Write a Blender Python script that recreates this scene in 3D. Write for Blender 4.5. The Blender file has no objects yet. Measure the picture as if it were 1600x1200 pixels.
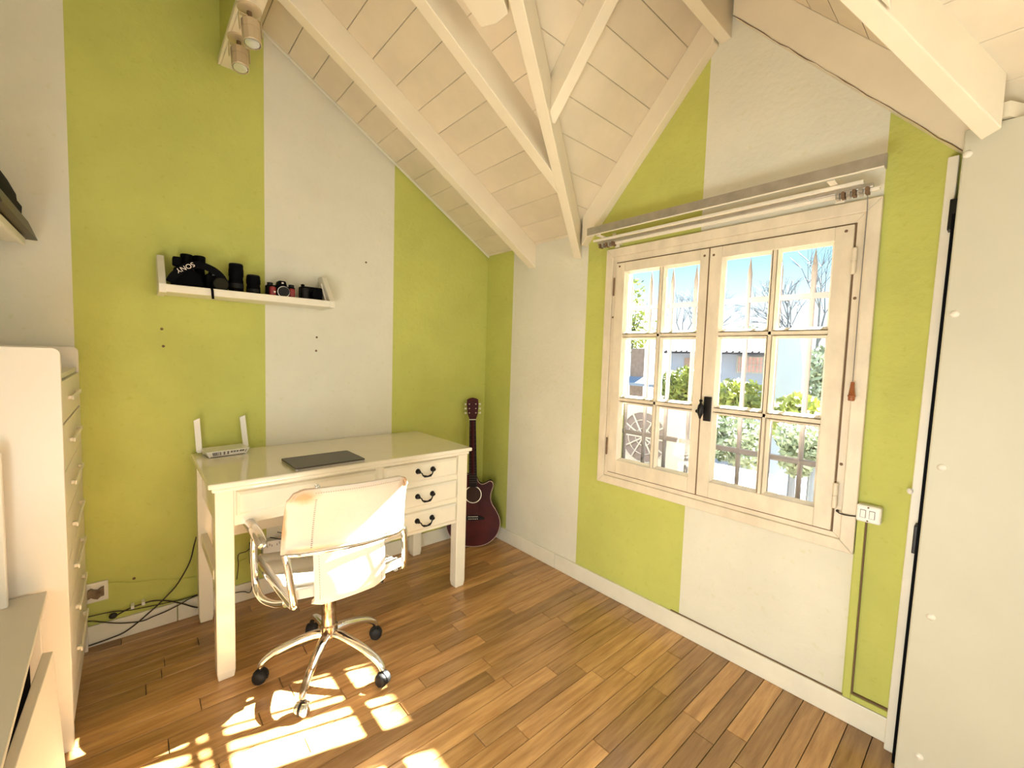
import bpy, bmesh, math, random
from mathutils import Vector, Matrix
random.seed(7)
S = bpy.context.scene
C = S.collection
PI = math.pi

# ------------------------------------------------------------------ camera
cam_d = bpy.data.cameras.new('camera'); cam = bpy.data.objects.new('camera', cam_d); C.objects.link(cam)
R_ = Vector((0.75037343, -0.66028605, 0.031017)); U_ = Vector((0.01963452, 0.06916691, 0.99741186)); F_ = Vector((0.66072249, 0.74782235, -0.06486541))
cam.matrix_world = Matrix(((R_.x, U_.x, -F_.x, -1.91953694), (R_.y, U_.y, -F_.y, -2.4702252), (R_.z, U_.z, -F_.z, 1.28099117), (0, 0, 0, 1)))
cam_d.sensor_width = 36; cam_d.lens = 36 * 674.1727 / 1600; cam_d.clip_start = 0.02; cam_d.clip_end = 300
S.camera = cam

# ------------------------------------------------------------------ world, sun, exposure
W = bpy.data.worlds.new('sky'); S.world = W; W.use_nodes = True
nt = W.node_tree; nt.nodes.clear()
out = nt.nodes.new('ShaderNodeOutputWorld'); bg = nt.nodes.new('ShaderNodeBackground')
tc = nt.nodes.new('ShaderNodeTexCoord'); sx = nt.nodes.new('ShaderNodeSeparateXYZ'); rp = nt.nodes.new('ShaderNodeValToRGB')
nt.links.new(tc.outputs['Generated'], sx.inputs[0]); nt.links.new(sx.outputs['Z'], rp.inputs[0])
rp.color_ramp.elements[0].position = 0.0; rp.color_ramp.elements[0].color = (0.95, 0.97, 1.0, 1)
rp.color_ramp.elements[1].position = 0.55; rp.color_ramp.elements[1].color = (0.16, 0.45, 0.86, 1)
e = rp.color_ramp.elements.new(0.08); e.color = (0.86, 0.95, 1.0, 1)
e = rp.color_ramp.elements.new(0.2); e.color = (0.42, 0.76, 0.97, 1)
nt.links.new(rp.outputs[0], bg.inputs[0]); bg.inputs[1].default_value = 1.02
nt.links.new(bg.outputs[0], out.inputs[0])

SUN = Vector((-1.235, 0.355, -1.0)).normalized()
sd = bpy.data.lights.new('sun', 'SUN'); sd.energy = 125.0; sd.angle = math.radians(0.5); sd.color = (1.0, 0.97, 0.88)
so = bpy.data.objects.new('sun', sd); C.objects.link(so); so.rotation_euler = SUN.to_track_quat('-Z', 'Y').to_euler()

def area(name, loc, direction, sx_, sy_, power, col):
    d = bpy.data.lights.new(name, 'AREA'); d.shape = 'RECTANGLE'; d.size = sx_; d.size_y = sy_; d.energy = power; d.color = col
    o = bpy.data.objects.new(name, d); C.objects.link(o); o.location = loc
    o.rotation_euler = Vector(direction).to_track_quat('-Z', 'Y').to_euler(); return o
# fill lamps added out of frame to brighten the room: one rear, one low left
area('rear_fill', (-1.25, -4.36, 1.3), (0, 1, 0.05), 1.9, 1.7, 20, (1.0, 0.98, 0.86))
area('side_fill', (-2.37, -2.15, 0.72), (1, 0.15, 0.28), 1.1, 1.15, 33, (0.97, 1.0, 0.95))

vs = S.view_settings
vs.view_transform = 'Standard'; vs.look = 'None'; vs.gamma = 1; vs.use_curve_mapping = False
vs.exposure = 0.7

# ------------------------------------------------------------------ materials
def mat(name, col, rough=0.5, metal=0.0, var=0.0, vscale=6.0, bump=0.0, bscale=60.0, spec=0.5, emit=None, trans=0.0, stretch=None, coat=0.0, col2=None, info=0.0, alpha=1.0, patina=0.0):
    m = bpy.data.materials.new(name); m.use_nodes = True
    n = m.node_tree; b = n.nodes['Principled BSDF']
    b.inputs['Base Color'].default_value = (*col, 1); b.inputs['Roughness'].default_value = rough; b.inputs['Metallic'].default_value = metal
    b.inputs['Specular IOR Level'].default_value = spec
    if trans: b.inputs['Transmission Weight'].default_value = trans
    if coat: b.inputs['Coat Weight'].default_value = coat; b.inputs['Coat Roughness'].default_value = 0.08
    if alpha < 1: b.inputs['Alpha'].default_value = alpha
    t = n.nodes.new('ShaderNodeTexCoord'); mp = n.nodes.new('ShaderNodeMapping'); n.links.new(t.outputs['Object'], mp.inputs[0])
    if stretch: mp.inputs['Scale'].default_value = stretch
    if var or col2:
        nz = n.nodes.new('ShaderNodeTexNoise'); nz.inputs['Scale'].default_value = vscale; nz.inputs['Detail'].default_value = 6; nz.inputs['Roughness'].default_value = 0.6
        n.links.new(mp.outputs[0], nz.inputs[0])
        cr = n.nodes.new('ShaderNodeValToRGB'); cr.color_ramp.elements[0].position = 0.35; cr.color_ramp.elements[1].position = 0.68
        c2 = col2 if col2 else tuple(c * (1 - var) for c in col)
        cr.color_ramp.elements[0].color = (*c2, 1); cr.color_ramp.elements[1].color = (*col, 1)
        n.links.new(nz.outputs['Fac'], cr.inputs[0]); last = cr.outputs[0]
        if patina:
            n2 = n.nodes.new('ShaderNodeTexNoise'); n2.inputs['Scale'].default_value = 34; n2.inputs['Detail'].default_value = 3
            n.links.new(mp.outputs[0], n2.inputs[0])
            c3 = n.nodes.new('ShaderNodeValToRGB'); c3.color_ramp.elements[0].position = 0.62; c3.color_ramp.elements[1].position = 0.72
            c3.color_ramp.elements[0].color = (1, 1, 1, 1); k = 1 - patina; c3.color_ramp.elements[1].color = (k, k, k * 0.9, 1)
            n.links.new(n2.outputs['Fac'], c3.inputs[0])
            mx = n.nodes.new('ShaderNodeMix'); mx.data_type = 'RGBA'; mx.blend_type = 'MULTIPLY'; mx.inputs[0].default_value = 1
            n.links.new(last, mx.inputs[6]); n.links.new(c3.outputs[0], mx.inputs[7]); last = mx.outputs[2]
        if info:
            oi = n.nodes.new('ShaderNodeObjectInfo'); mr = n.nodes.new('ShaderNodeMapRange'); mr.inputs[3].default_value = 1 - info; mr.inputs[4].default_value = 1 + info * 0.45
            n.links.new(oi.outputs['Random'], mr.inputs[0])
            hs = n.nodes.new('ShaderNodeHueSaturation'); n.links.new(mr.outputs[0], hs.inputs['Value']); n.links.new(last, hs.inputs['Color']); last = hs.outputs[0]
            ml = n.nodes.new('ShaderNodeMath'); ml.operation = 'MULTIPLY'; ml.inputs[1].default_value = 7; n.links.new(oi.outputs['Random'], ml.inputs[0])
            n.links.new(ml.outputs[0], mp.inputs['Location'])
        n.links.new(last, b.inputs['Base Color'])
    if bump:
        nb = n.nodes.new('ShaderNodeTexNoise'); nb.inputs['Scale'].default_value = bscale; nb.inputs['Detail'].default_value = 4
        n.links.new(mp.outputs[0], nb.inputs[0]); bp = n.nodes.new('ShaderNodeBump'); bp.inputs['Strength'].default_value = bump; bp.inputs['Distance'].default_value = 0.004
        n.links.new(nb.outputs['Fac'], bp.inputs['Height']); n.links.new(bp.outputs[0], b.inputs['Normal'])
    if emit: b.inputs['Emission Color'].default_value = (*emit[0], 1); b.inputs['Emission Strength'].default_value = emit[1]
    return m

M = {}
M['wall_white'] = mat('plaster_white', (0.78, 0.75, 0.625), 0.75, var=0.10, vscale=2.3, bump=0.5, bscale=45, spec=0.25, patina=0.05)
M['wall_green'] = mat('plaster_lime', (0.565, 0.585, 0.15), 0.7, var=0.13, vscale=2.6, bump=0.9, bscale=34, spec=0.25, patina=0.07)
M['ceil'] = mat('painted_plank', (0.80, 0.70, 0.53), 0.5, var=0.13, vscale=3.5, bump=0.15, bscale=30, info=0.05)
M['beam'] = mat('painted_beam', (0.84, 0.75, 0.58), 0.42, var=0.07, vscale=5, bump=0.2, bscale=35)
M['dark_gap'] = mat('shadow_gap', (0.10, 0.07, 0.04), 0.9)
M['base'] = mat('painted_baseboard', (0.84, 0.79, 0.66), 0.4, var=0.08, vscale=7, bump=0.1)
M['frame'] = mat('old_window_paint', (0.80, 0.70, 0.54), 0.42, var=0.16, vscale=14, bump=0.35, bscale=50, stretch=(1, 1, 0.5))
M['edge_dark'] = mat('worn_joint', (0.17, 0.10, 0.05), 0.8)
M['oak'] = mat('oak_strip', (0.60, 0.35, 0.14), 0.29, col2=(0.34, 0.17, 0.055), vscale=7, stretch=(0.55, 6.0, 2.0), bump=0.12, bscale=14, info=0.38, coat=0.25)
M['deskw'] = mat('desk_lacquer', (0.86, 0.80, 0.66), 0.17, var=0.05, vscale=5, coat=0.4)
M['doorpaint'] = mat('door_paint', (0.58, 0.55, 0.43), 0.5, var=0.08, vscale=2)
M['white'] = mat('white_laminate', (0.76, 0.70, 0.60), 0.35, var=0.04, vscale=3)
M['greywhite'] = mat('light_grey_laminate', (0.62, 0.58, 0.49), 0.35, var=0.05, vscale=3)
M['iron'] = mat('black_iron', (0.015, 0.013, 0.012), 0.42, metal=0.6)
M['black'] = mat('black_plastic', (0.003, 0.003, 0.004), 0.6, spec=0.05)
M['rubber'] = mat('black_rubber', (0.012, 0.011, 0.011), 0.55, spec=0.25)
M['chrome'] = mat('chrome', (0.82, 0.82, 0.82), 0.09, metal=1.0)
M['armpad'] = mat('polished_grey_armpad', (0.60, 0.56, 0.52), 0.16, metal=0.85)
M['chrome_worn'] = mat('worn_chrome', (0.78, 0.74, 0.68), 0.16, metal=1.0, col2=(0.30, 0.20, 0.12), vscale=30)
M['leather'] = mat('white_leather', (0.72, 0.665, 0.59), 0.42, var=0.10, vscale=4, bump=0.15, bscale=90)
def wear(m, pts, col, rad):
    n = m.node_tree; b = n.nodes['Principled BSDF']; src = b.inputs['Base Color'].links[0].from_socket
    t = n.nodes.new('ShaderNodeTexCoord'); nz = n.nodes.new('ShaderNodeTexNoise'); nz.inputs['Scale'].default_value = 22; nz.inputs['Detail'].default_value = 5; n.links.new(t.outputs['Object'], nz.inputs[0])
    for p, r_, st in pts:
        d = n.nodes.new('ShaderNodeVectorMath'); d.operation = 'SUBTRACT'; n.links.new(t.outputs['Object'], d.inputs[0]); d.inputs[1].default_value = p
        q = n.nodes.new('ShaderNodeVectorMath'); q.operation = 'MULTIPLY'; n.links.new(d.outputs[0], q.inputs[0]); q.inputs[1].default_value = st
        l = n.nodes.new('ShaderNodeVectorMath'); l.operation = 'LENGTH'; n.links.new(q.outputs[0], l.inputs[0])
        a = n.nodes.new('ShaderNodeMath'); a.operation = 'MULTIPLY_ADD'; n.links.new(nz.outputs['Fac'], a.inputs[0]); a.inputs[1].default_value = -r_ * 1.3; n.links.new(l.outputs['Value'], a.inputs[2])
        mr = n.nodes.new('ShaderNodeMapRange'); n.links.new(a.outputs[0], mr.inputs[0]); mr.inputs[1].default_value = r_ * 0.6; mr.inputs[2].default_value = -r_ * 0.35; mr.inputs[3].default_value = 0; mr.inputs[4].default_value = 0.85
        mx = n.nodes.new('ShaderNodeMix'); mx.data_type = 'RGBA'; n.links.new(mr.outputs[0], mx.inputs[0]); n.links.new(src, mx.inputs[6]); mx.inputs[7].default_value = (*col, 1); src = mx.outputs[2]
    n.links.new(src, b.inputs['Base Color'])
M['leather_back'] = mat('white_leather_worn', (0.68, 0.60, 0.50), 0.42, var=0.10, vscale=4, bump=0.15, bscale=90)
wear(M['leather_back'], [((-1.500, -0.96, 0.790), 0.040, (0.8, 0.6, 1.5)), ((-1.122, -0.955, 0.782), 0.036, (1.3, 0.6, 0.9)), ((-1.548, -0.92, 0.68), 0.012, (1.4, 0.3, 0.12)), ((-1.118, -0.93, 0.70), 0.012, (1, 0.3, 0.2))], (0.50, 0.24, 0.09), 0.04)
M['leather_tan'] = mat('rubbed_leather', (0.66, 0.38, 0.17), 0.55, var=0.3, vscale=30)
M['stitch'] = mat('grey_stitch', (0.35, 0.31, 0.27), 0.7)
M['alu'] = mat('aluminium_track', (0.55, 0.51, 0.46), 0.32, metal=0.75, var=0.2, vscale=20)
M['rail_white'] = mat('white_track', (0.80, 0.73, 0.60), 0.35)
M['laptop'] = mat('space_grey_metal', (0.075, 0.062, 0.048), 0.38, metal=0.4)
M['plastic'] = mat('white_plastic', (0.84, 0.80, 0.74), 0.35)
M['vent'] = mat('grey_vent', (0.20, 0.18, 0.17), 0.6)
M['burst'] = mat('guitar_red', (0.10, 0.007, 0.004), 0.5, col2=(0.035, 0.002, 0.002), vscale=3, spec=0.18)
M['neck'] = mat('dark_neck', (0.008, 0.004, 0.006), 0.55, spec=0.2)
M['headst'] = mat('maroon_headstock', (0.05, 0.003, 0.005), 0.5, spec=0.2)
M['binding'] = mat('cream_binding', (0.50, 0.36, 0.29), 0.4)
M['pearl'] = mat('pearl_button', (0.80, 0.76, 0.62), 0.3)
M['hole'] = mat('sound_hole', (0.035, 0.012, 0.006), 0.8)
M['string'] = mat('steel_string', (0.14, 0.11, 0.09), 0.5, metal=0.5)
M['bracket'] = mat('spot_metal', (0.62, 0.50, 0.33), 0.33, metal=0.35)
M['bulb'] = mat('spot_reflector', (0.80, 0.80, 0.80), 0.18, metal=0.7)
M['cord'] = mat('black_cord', (0.03, 0.02, 0.012), 0.6)
M['redcam'] = mat('red_grip', (0.25, 0.008, 0.01), 0.4)
M['silver'] = mat('silver_trim', (0.5, 0.48, 0.45), 0.3, metal=0.8)
M['lettering'] = mat('white_lettering', (0.80, 0.72, 0.64), 0.6)
M['lens_glass'] = mat('lens_cap', (0.020, 0.018, 0.008), 0.5, spec=0.1)
M['tassel'] = mat('varnished_wood', (0.35, 0.10, 0.025), 0.35, var=0.3, vscale=40)
M['olive'] = mat('olive_board', (0.055, 0.035, 0.012), 0.45)
M['grille'] = mat('painted_grille', (0.16, 0.135, 0.135), 0.5, var=0.1)
M['glass'] = mat('window_glass', (1, 1, 1), 0.0, trans=1.0)
gn = M['glass'].node_tree                                   # thin clear pane: see-through with a faint reflection
for x_ in list(gn.nodes):
    if x_.type != 'OUTPUT_MATERIAL': gn.nodes.remove(x_)
tr_ = gn.nodes.new('ShaderNodeBsdfTransparent'); tr_.inputs[0].default_value = (0.97, 0.985, 0.98, 1)
gl_ = gn.nodes.new('ShaderNodeBsdfGlossy'); gl_.inputs['Roughness'].default_value = 0.02; mx_ = gn.nodes.new('ShaderNodeMixShader')
mx_.inputs[0].default_value = 0.05; gn.links.new(tr_.outputs[0], mx_.inputs[1]); gn.links.new(gl_.outputs[0], mx_.inputs[2])
gn.links.new(mx_.outputs[0], [q for q in gn.nodes if q.type == 'OUTPUT_MATERIAL'][0].inputs[0])
M['ext_wall'] = mat('pale_render', (0.46, 0.45, 0.42), 0.85, var=0.06, vscale=1)
M['ext_blue'] = mat('pale_blue_render', (0.30, 0.345, 0.44), 0.85, var=0.08, vscale=1)
M['rooftile'] = mat('grey_mauve_tile', (0.055, 0.052, 0.07), 0.8, var=0.6, vscale=3)
M['skin'] = mat('bounce_damping_dark', (0.07, 0.055, 0.045), 0.9, var=0.3, vscale=9)  # dark finish added to keep sun bounce down outside
M['brick'] = mat('pale_brick', (0.34, 0.24, 0.20), 0.85, var=0.3, vscale=9)
M['leaf1'] = mat('yellow_green_leaf', (0.42, 0.44, 0.10), 0.7, col2=(0.14, 0.17, 0.04), vscale=2.5)
M['leaf2'] = mat('grey_green_leaf', (0.36, 0.40, 0.27), 0.7, col2=(0.13, 0.16, 0.09), vscale=3)
M['twig'] = mat('grey_twig', (0.10, 0.11, 0.13), 0.8)
M['concrete'] = mat('sunny_paving', (0.07, 0.068, 0.058), 0.9, var=0.1, vscale=2)
M['ac'] = mat('outdoor_unit_white', (0.50, 0.50, 0.49), 0.5)
M['fan'] = mat('fan_grey', (0.20, 0.17, 0.18), 0.6)
M['pink'] = mat('pinkish_reflection', (0.75, 0.42, 0.38), 0.8, var=0.3, vscale=6)  # reddish reflections on the panes, put into the base colour

# ------------------------------------------------------------------ builders
class MB:
    def __init__(s): s.b = bmesh.new(); s.mi = 0
    def face(s, vs):
        try: f = s.b.faces.new(vs); f.material_index = s.mi; return f
        except ValueError: return None
    def prism(s, pts, ext):
        ext = Vector(ext); a = [s.b.verts.new(p) for p in pts]; c = [s.b.verts.new(Vector(p) + ext) for p in pts]
        s.face(list(reversed(a))); s.face(c)
        for i in range(len(a)): j = (i + 1) % len(a); s.face([a[i], a[j], c[j], c[i]])
        return s
    def box(s, x0, x1, y0, y1, z0, z1):
        return s.prism([(x0, y0, z0), (x1, y0, z0), (x1, y1, z0), (x0, y1, z0)], (0, 0, z1 - z0))
    def ring(s, c, ax, r, n, up=None):
        ax = Vector(ax).normalized(); t = Vector(up) if up else (Vector((0, 0, 1)) if abs(ax.z) < 0.9 else Vector((1, 0, 0)))
        u = (t - ax * t.dot(ax)).normalized(); v = ax.cross(u)
        return [s.b.verts.new(Vector(c) + (u * math.cos(2 * PI * i / n) + v * math.sin(2 * PI * i / n)) * r) for i in range(n)]
    def bridge(s, a, c):
        n = len(a)
        for i in range(n): j = (i + 1) % n; s.face([a[i], a[j], c[j], c[i]])
    def lathe(s, p0, ax, prof, n=20):
        # prof: list of (distance along axis, radius)
        ax = Vector(ax).normalized(); prev = None; first = None
        for d, r in prof:
            q = s.ring(Vector(p0) + ax * d, ax, max(r, 1e-4), n)
            if prev: s.bridge(prev, q)
            else: first = q
            prev = q
        s.face(list(reversed(first))); s.face(prev); return s
    def tube(s, pts, r, n=10, cap=True):
        pts = [Vector(p) for p in pts]; rs = r if isinstance(r, (list, tuple)) else [r] * len(pts); prev = None; u = None; first = None
        for i, p in enumerate(pts):
            t = (pts[min(i + 1, len(pts) - 1)] - pts[max(i - 1, 0)]).normalized()
            if u is None: q = Vector((0, 0, 1)) if abs(t.z) < 0.9 else Vector((1, 0, 0)); u = (q - t * q.dot(t)).normalized()
            else: u = (u - t * u.dot(t)).normalized()
            v = t.cross(u)
            q = [s.b.verts.new(p + (u * math.cos(2 * PI * k / n) + v * math.sin(2 * PI * k / n)) * rs[i]) for k in range(n)]
            if prev: s.bridge(prev, q)
            else: first = q
            prev = q
        if cap: s.face(list(reversed(first))); s.face(prev)
        return s
    def sheet(s, grid, th):
        # grid[i][j] points; closed slab with thickness along local normals
        ni, nj = len(grid), len(grid[0]); G = [[Vector(p) for p in r] for r in grid]; top = []; bot = []
        for i in range(ni):
            ta = []; tb = []
            for j in range(nj):
                du = G[min(i + 1, ni - 1)][j] - G[max(i - 1, 0)][j]; dv = G[i][min(j + 1, nj - 1)] - G[i][max(j - 1, 0)]
                nn = du.cross(dv); nn = nn.normalized() if nn.length > 1e-9 else Vector((0, 0, 1))
                t_ = th(i, j) if callable(th) else th
                ta.append(s.b.verts.new(G[i][j] + nn * t_ / 2)); tb.append(s.b.verts.new(G[i][j] - nn * t_ / 2))
            top.append(ta); bot.append(tb)
        for i in range(ni - 1):
            for j in range(nj - 1):
                s.face([top[i][j], top[i][j + 1], top[i + 1][j + 1], top[i + 1][j]]); s.face([bot[i][j], bot[i + 1][j], bot[i + 1][j + 1], bot[i][j + 1]])
        for i in range(ni - 1):
            s.face([top[i][0], top[i + 1][0], bot[i + 1][0], bot[i][0]]); s.face([top[i][-1], bot[i][-1], bot[i + 1][-1], top[i + 1][-1]])
        for j in range(nj - 1):
            s.face([top[0][j], bot[0][j], bot[0][j + 1], top[0][j + 1]]); s.face([top[-1][j], top[-1][j + 1], bot[-1][j + 1], bot[-1][j]])
        return s
    def sphere(s, c, r, sc=(1, 1, 1), n=12):
        m = Matrix.Translation(c) @ Matrix.Diagonal((*[r * q for q in sc], 1)); k = len(s.b.faces)
        bmesh.ops.create_uvsphere(s.b, u_segments=n, v_segments=max(6, n // 2), radius=1, matrix=m)
        s.b.faces.ensure_lookup_table()
        for f in s.b.faces[k:]: f.material_index = s.mi
        return s

def wpos(o):
    v = Vector((0, 0, 0))
    while o: v += o.location; o = o.parent
    return v
def obj(name, mb, m, parent=None, bev=0.0, smooth=False, local=False):
    me = bpy.data.meshes.new(name); bmesh.ops.recalc_face_normals(mb.b, faces=mb.b.faces[:])
    if smooth:
        for f in mb.b.faces: f.smooth = True
    mb.b.to_mesh(me); mb.b.free()
    for q in (m if isinstance(m, (list, tuple)) else [m]): me.materials.append(M[q] if isinstance(q, str) else q)
    o = bpy.data.objects.new(name, me); C.objects.link(o)
    if parent:
        o.parent = parent
        if not local: o.location = -wpos(parent)
    if bev:
        b = o.modifiers.new('bevel', 'BEVEL'); b.width = bev; b.segments = 2; b.limit_method = 'ANGLE'; b.angle_limit = math.radians(40); b.harden_normals = False
    if smooth:
        try: me.set_sharp_from_angle(angle=math.radians(45))
        except Exception: pass
    return o
def tag(o, label, cat, group=None):
    o['label'] = label; o['category'] = cat
    if group: o['group'] = group
    return o
def thing(name, label, cat, loc=(0, 0, 0), group=None):
    o = bpy.data.objects.new(name, None); C.objects.link(o); o.location = loc; o.empty_display_size = 0.05
    return tag(o, label, cat, group)
def struct(name, mb, m, **k):
    o = obj(name, mb, m, **k); o['kind'] = 'structure'; return o
def rot_thing(o, rz): o.rotation_euler = (0, 0, rz)
def curve(pts, n=6):
    # catmull-rom through pts
    P = [Vector(p) for p in pts]; out_ = []
    for i in range(len(P) - 1):
        a = P[max(i - 1, 0)]; b = P[i]; c = P[i + 1]; d = P[min(i + 2, len(P) - 1)]
        for k in range(n):
            t = k / n
            out_.append(0.5 * ((2 * b) + (c - a) * t + (2 * a - 5 * b + 4 * c - d) * t * t + (3 * b - a - 3 * c + d) * t ** 3))
    out_.append(P[-1]); return out_

# ------------------------------------------------------------------ room shell
XL = -2.4; YF = -4.4; SL = 0.585; ZE = 1.98          # left wall, front wall, main roof slope, eave
YR = -1.645; ZR = 2.87; SD = 1.09; VK = 0.545        # dormer ridge, slope; valley run per X
YA = -0.835; YB = -2.455                             # dormer feet on the window wall
def roof(x): return ZE - SL * x
T = 0.16
# back wall (desk wall), striped
mb = MB()
for a, b_, k in [(XL - T, -2.09, 0), (-2.09, -1.41, 1), (-1.41, -0.72, 0), (-0.72, 0.0, 1)]:
    mb.mi = k; mb.prism([(a, 0, -0.02), (b_, 0, -0.02), (b_, 0, roof(b_) + 0.03), (a, 0, roof(a) + 0.03)], (0, T, 0))
struct('wall_back', mb, ['wall_white', 'wall_green'])
# left wall
mb = MB(); mb.box(XL - T, XL, YF - T, 0, -0.02, roof(XL) + 0.1); struct('wall_left', mb, 'wall_white')
# front wall with a window opening (behind the camera)
mb = MB()
mb.box(XL, -2.25, YF - T, YF, -0.02, 3.45); mb.box(-0.25, 0, YF - T, YF, -0.02, 2.0); mb.box(-2.25, -0.25, YF - T, YF, -0.02, 0.4)
mb.prism([(-2.25, YF, 2.2), (-0.25, YF, 2.2), (-0.25, YF, roof(-0.25) + .02), (-2.25, YF, roof(-2.25) + .02)], (0, -T, 0))
struct('wall_front', mb, 'wall_white')
# right wall (window wall) with window and balcony doorway openings
def ztop(y):
    if y > YA: return ZE
    if y > YR: return ZE + (YA - y) * SD
    if y > YB: return max(ZE, ZR - (YR - y) * SD)
    return ZE
OY0, OY1, OZ0, OZ1 = -2.125, -1.09, 0.655, 1.807
PY0, PY1, PZ = -4.25, -3.25, 1.9
cuts = sorted({0.0, -0.28, -0.906, -1.54, -2.165, -2.79, YA, YR, YB, OY0, OY1, PY0, PY1, YF - T}, reverse=True)
def stripe(y):
    k = 1
    for s_ in (-0.28, -0.906, -1.54, -2.165, -2.79, -3.41, -4.04):
        if y < s_: k += 1
    return k % 2
mb = MB()
for a, b_ in zip(cuts[:-1], cuts[1:]):
    mid = (a + b_) / 2; mb.mi = stripe(mid)
    za, zb = ztop(a - 1e-6) + 0.03, ztop(b_ + 1e-6) + 0.03
    if OY0 < mid < OY1:
        mb.prism([(0, a, -0.02), (0, b_, -0.02), (0, b_, OZ0), (0, a, OZ0)], (T, 0, 0)); mb.prism([(0, a, OZ1), (0, b_, OZ1), (0, b_, zb), (0, a, za)], (T, 0, 0))
    elif PY0 < mid < PY1:
        mb.prism([(0, a, PZ), (0, b_, PZ), (0, b_, zb), (0, a, za)], (T, 0, 0))
    else:
        mb.prism([(0, a, -0.02), (0, b_, -0.02), (0, b_, zb), (0, a, za)], (T, 0, 0))
struct('wall_right', mb, ['wall_white', 'wall_green'])

# unseen dark skin added on the house wall to soak up sun bounce
mb = MB(); mb.box(T + 0.001, T + 0.02, -6.0, 0.5, -3.0, 0.58); mb.box(T + 0.001, T + 0.02, -1.0, 0.5, 0.58, 1.9); mb.box(T + 0.001, T + 0.02, -6.0, -2.2, 0.58, 1.9); mb.box(T + 0.001, T + 0.02, -2.2, -1.0, 1.86, 2.3); struct('bounce_damping_skin', mb, 'skin')
# floor: slab plus individual oak strips
mb = MB(); mb.box(XL - T, T, YF - T, T, -0.12, -0.013); floor = struct('floor', mb, 'dark_gap')
PWD = 0.0685; y = 0.0; row = 0; tmpl = {}
while y > YF:
    y1 = max(y - PWD, YF); x = 0.0; near = y > -2.7
    while x > XL + 0.01:
        L = (0.36 + random.random() * 0.72) if near else (1.0 + random.random() * 0.6)
        if x == 0.0: L *= 0.25 + random.random() * 0.75
        x1 = max(x - L, XL)
        if x1 - XL < 0.18: x1 = XL
        mb = MB(); g = 0.0012
        mb.box(x1 + g, x - g, y1 + g, y - g, -0.012, -0.0002 - random.random() * 0.0007)
        obj('floor_plank', mb, 'oak', floor, bev=0.0012)
        x = x1
    y = y1; row += 1

# ceiling: backing deck, planks, rafters
mb = MB()
off = 0.022
XE = -(ZR - ZE) / SL
def V3(x, y, z): return Vector((x, y, z))
def quadslab(m_, pts, th=0.05): m_.prism(pts, (0, 0, th))
Ymid = lambda x: (YA - VK * -x * 1.0, YB + VK * -x * 1.0)
quadslab(mb, [(T, T, roof(T) + off), (XL - T, T, roof(XL - T) + off), (XL - T, YR, roof(XL - T) + off), (XE, YR, ZR + off), (T, YA + VK * T, roof(T) + off)])
quadslab(mb, [(T, YB - VK * T, roof(T) + off), (XE, YR, ZR + off), (XL - T, YR, roof(XL - T) + off), (XL - T, YF - T, roof(XL - T) + off), (T, YF - T, roof(T) + off)])
quadslab(mb, [(T, YA + VK * T, ztop(YA) - SD * VK * T + off), (XE, YR, ZR + off), (T, YR, ZR + off)])
quadslab(mb, [(T, YR, ZR + off), (XE, YR, ZR + off), (T, YB - VK * T, ZR - (YR - YB) * SD - SD * VK * T + off)])
ceiling = struct('ceiling', mb, 'dark_gap')
def valL(x): return YA - VK * (-x)          # left valley y at x (x<=0)
def valR(x): return YB + VK * (-x)
g = 0.0012
JX = [0.0, -0.135 + 0.1169] + [-0.135 - 0.1169 * i for i in range(0, 20)]
JX = [j for j in JX if j > XL] + [XL]
PT = 0.014
def plank_piece(pts):
    m_ = MB(); m_.prism(pts, (0, 0, PT)); return obj('ceiling_plank', m_, 'ceil', ceiling, bev=0.0015)
for a, b_ in zip(JX[:-1], JX[1:]):
    a2, b2 = a - g, b_ + g
    if a - b_ < 0.01: continue
    if b_ > XE:
        plank_piece([(a2, 0, roof(a2)), (a2, valL(a2), roof(a2)), (b2, valL(b2), roof(b2)), (b2, 0, roof(b2))])
        plank_piece([(a2, valR(a2), roof(a2)), (a2, YF, roof(a2)), (b2, YF, roof(b2)), (b2, valR(b2), roof(b2))])
    elif a > XE:
        plank_piece([(a2, 0, roof(a2)), (a2, valL(a2), roof(a2)), (XE, YR, ZR), (b2, YR, roof(b2)), (b2, 0, roof(b2))])
        plank_piece([(a2, valR(a2), roof(a2)), (a2, YF, roof(a2)), (b2, YF, roof(b2)), (b2, YR, roof(b2)), (XE, YR, ZR)])
    else:
        plank_piece([(a2, 0, roof(a2)), (a2, YR, roof(a2)), (b2, YR, roof(b2)), (b2, 0, roof(b2))])
        plank_piece([(a2, YR, roof(a2)), (a2, YF, roof(a2)), (b2, YF, roof(b2)), (b2, YR, roof(b2))])
JY = [YA, -0.925] + [-1.014 - 0.0883 * i for i in range(0, 8)]
JY = [j for j in JY if j > YR + 0.01] + [YR]
for sgn in (1, -1):
    for a, b_ in zip(JY[:-1], JY[1:]):
        a2, b2 = a - g, b_ + g
        za, zb = ZR - SD * (a2 - YR), ZR - SD * (b2 - YR)
        xa, xb = -(YA - a2) / VK, -(YA - b2) / VK
        if sgn < 0: a2, b2 = 2 * YR - a2, 2 * YR - b2
        xb = max(xb, XE); xa = min(0, xa)
        plank_piece([(0, a2, za), (0, b2, zb), (xb, b2, zb), (xa - 1e-4, a2, za)])
DV = 0.14
def slope_beam(name, y0, y1, x0, x1, dv=DV, par=ceiling):
    m_ = MB(); m_.prism([(x0, y0, roof(x0) - dv), (x1, y0, roof(x1) - dv), (x1, y0, roof(x1)), (x0, y0, roof(x0))], (0, y1 - y0, 0))
    return obj(name, m_, 'beam', par, bev=0.003)
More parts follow.
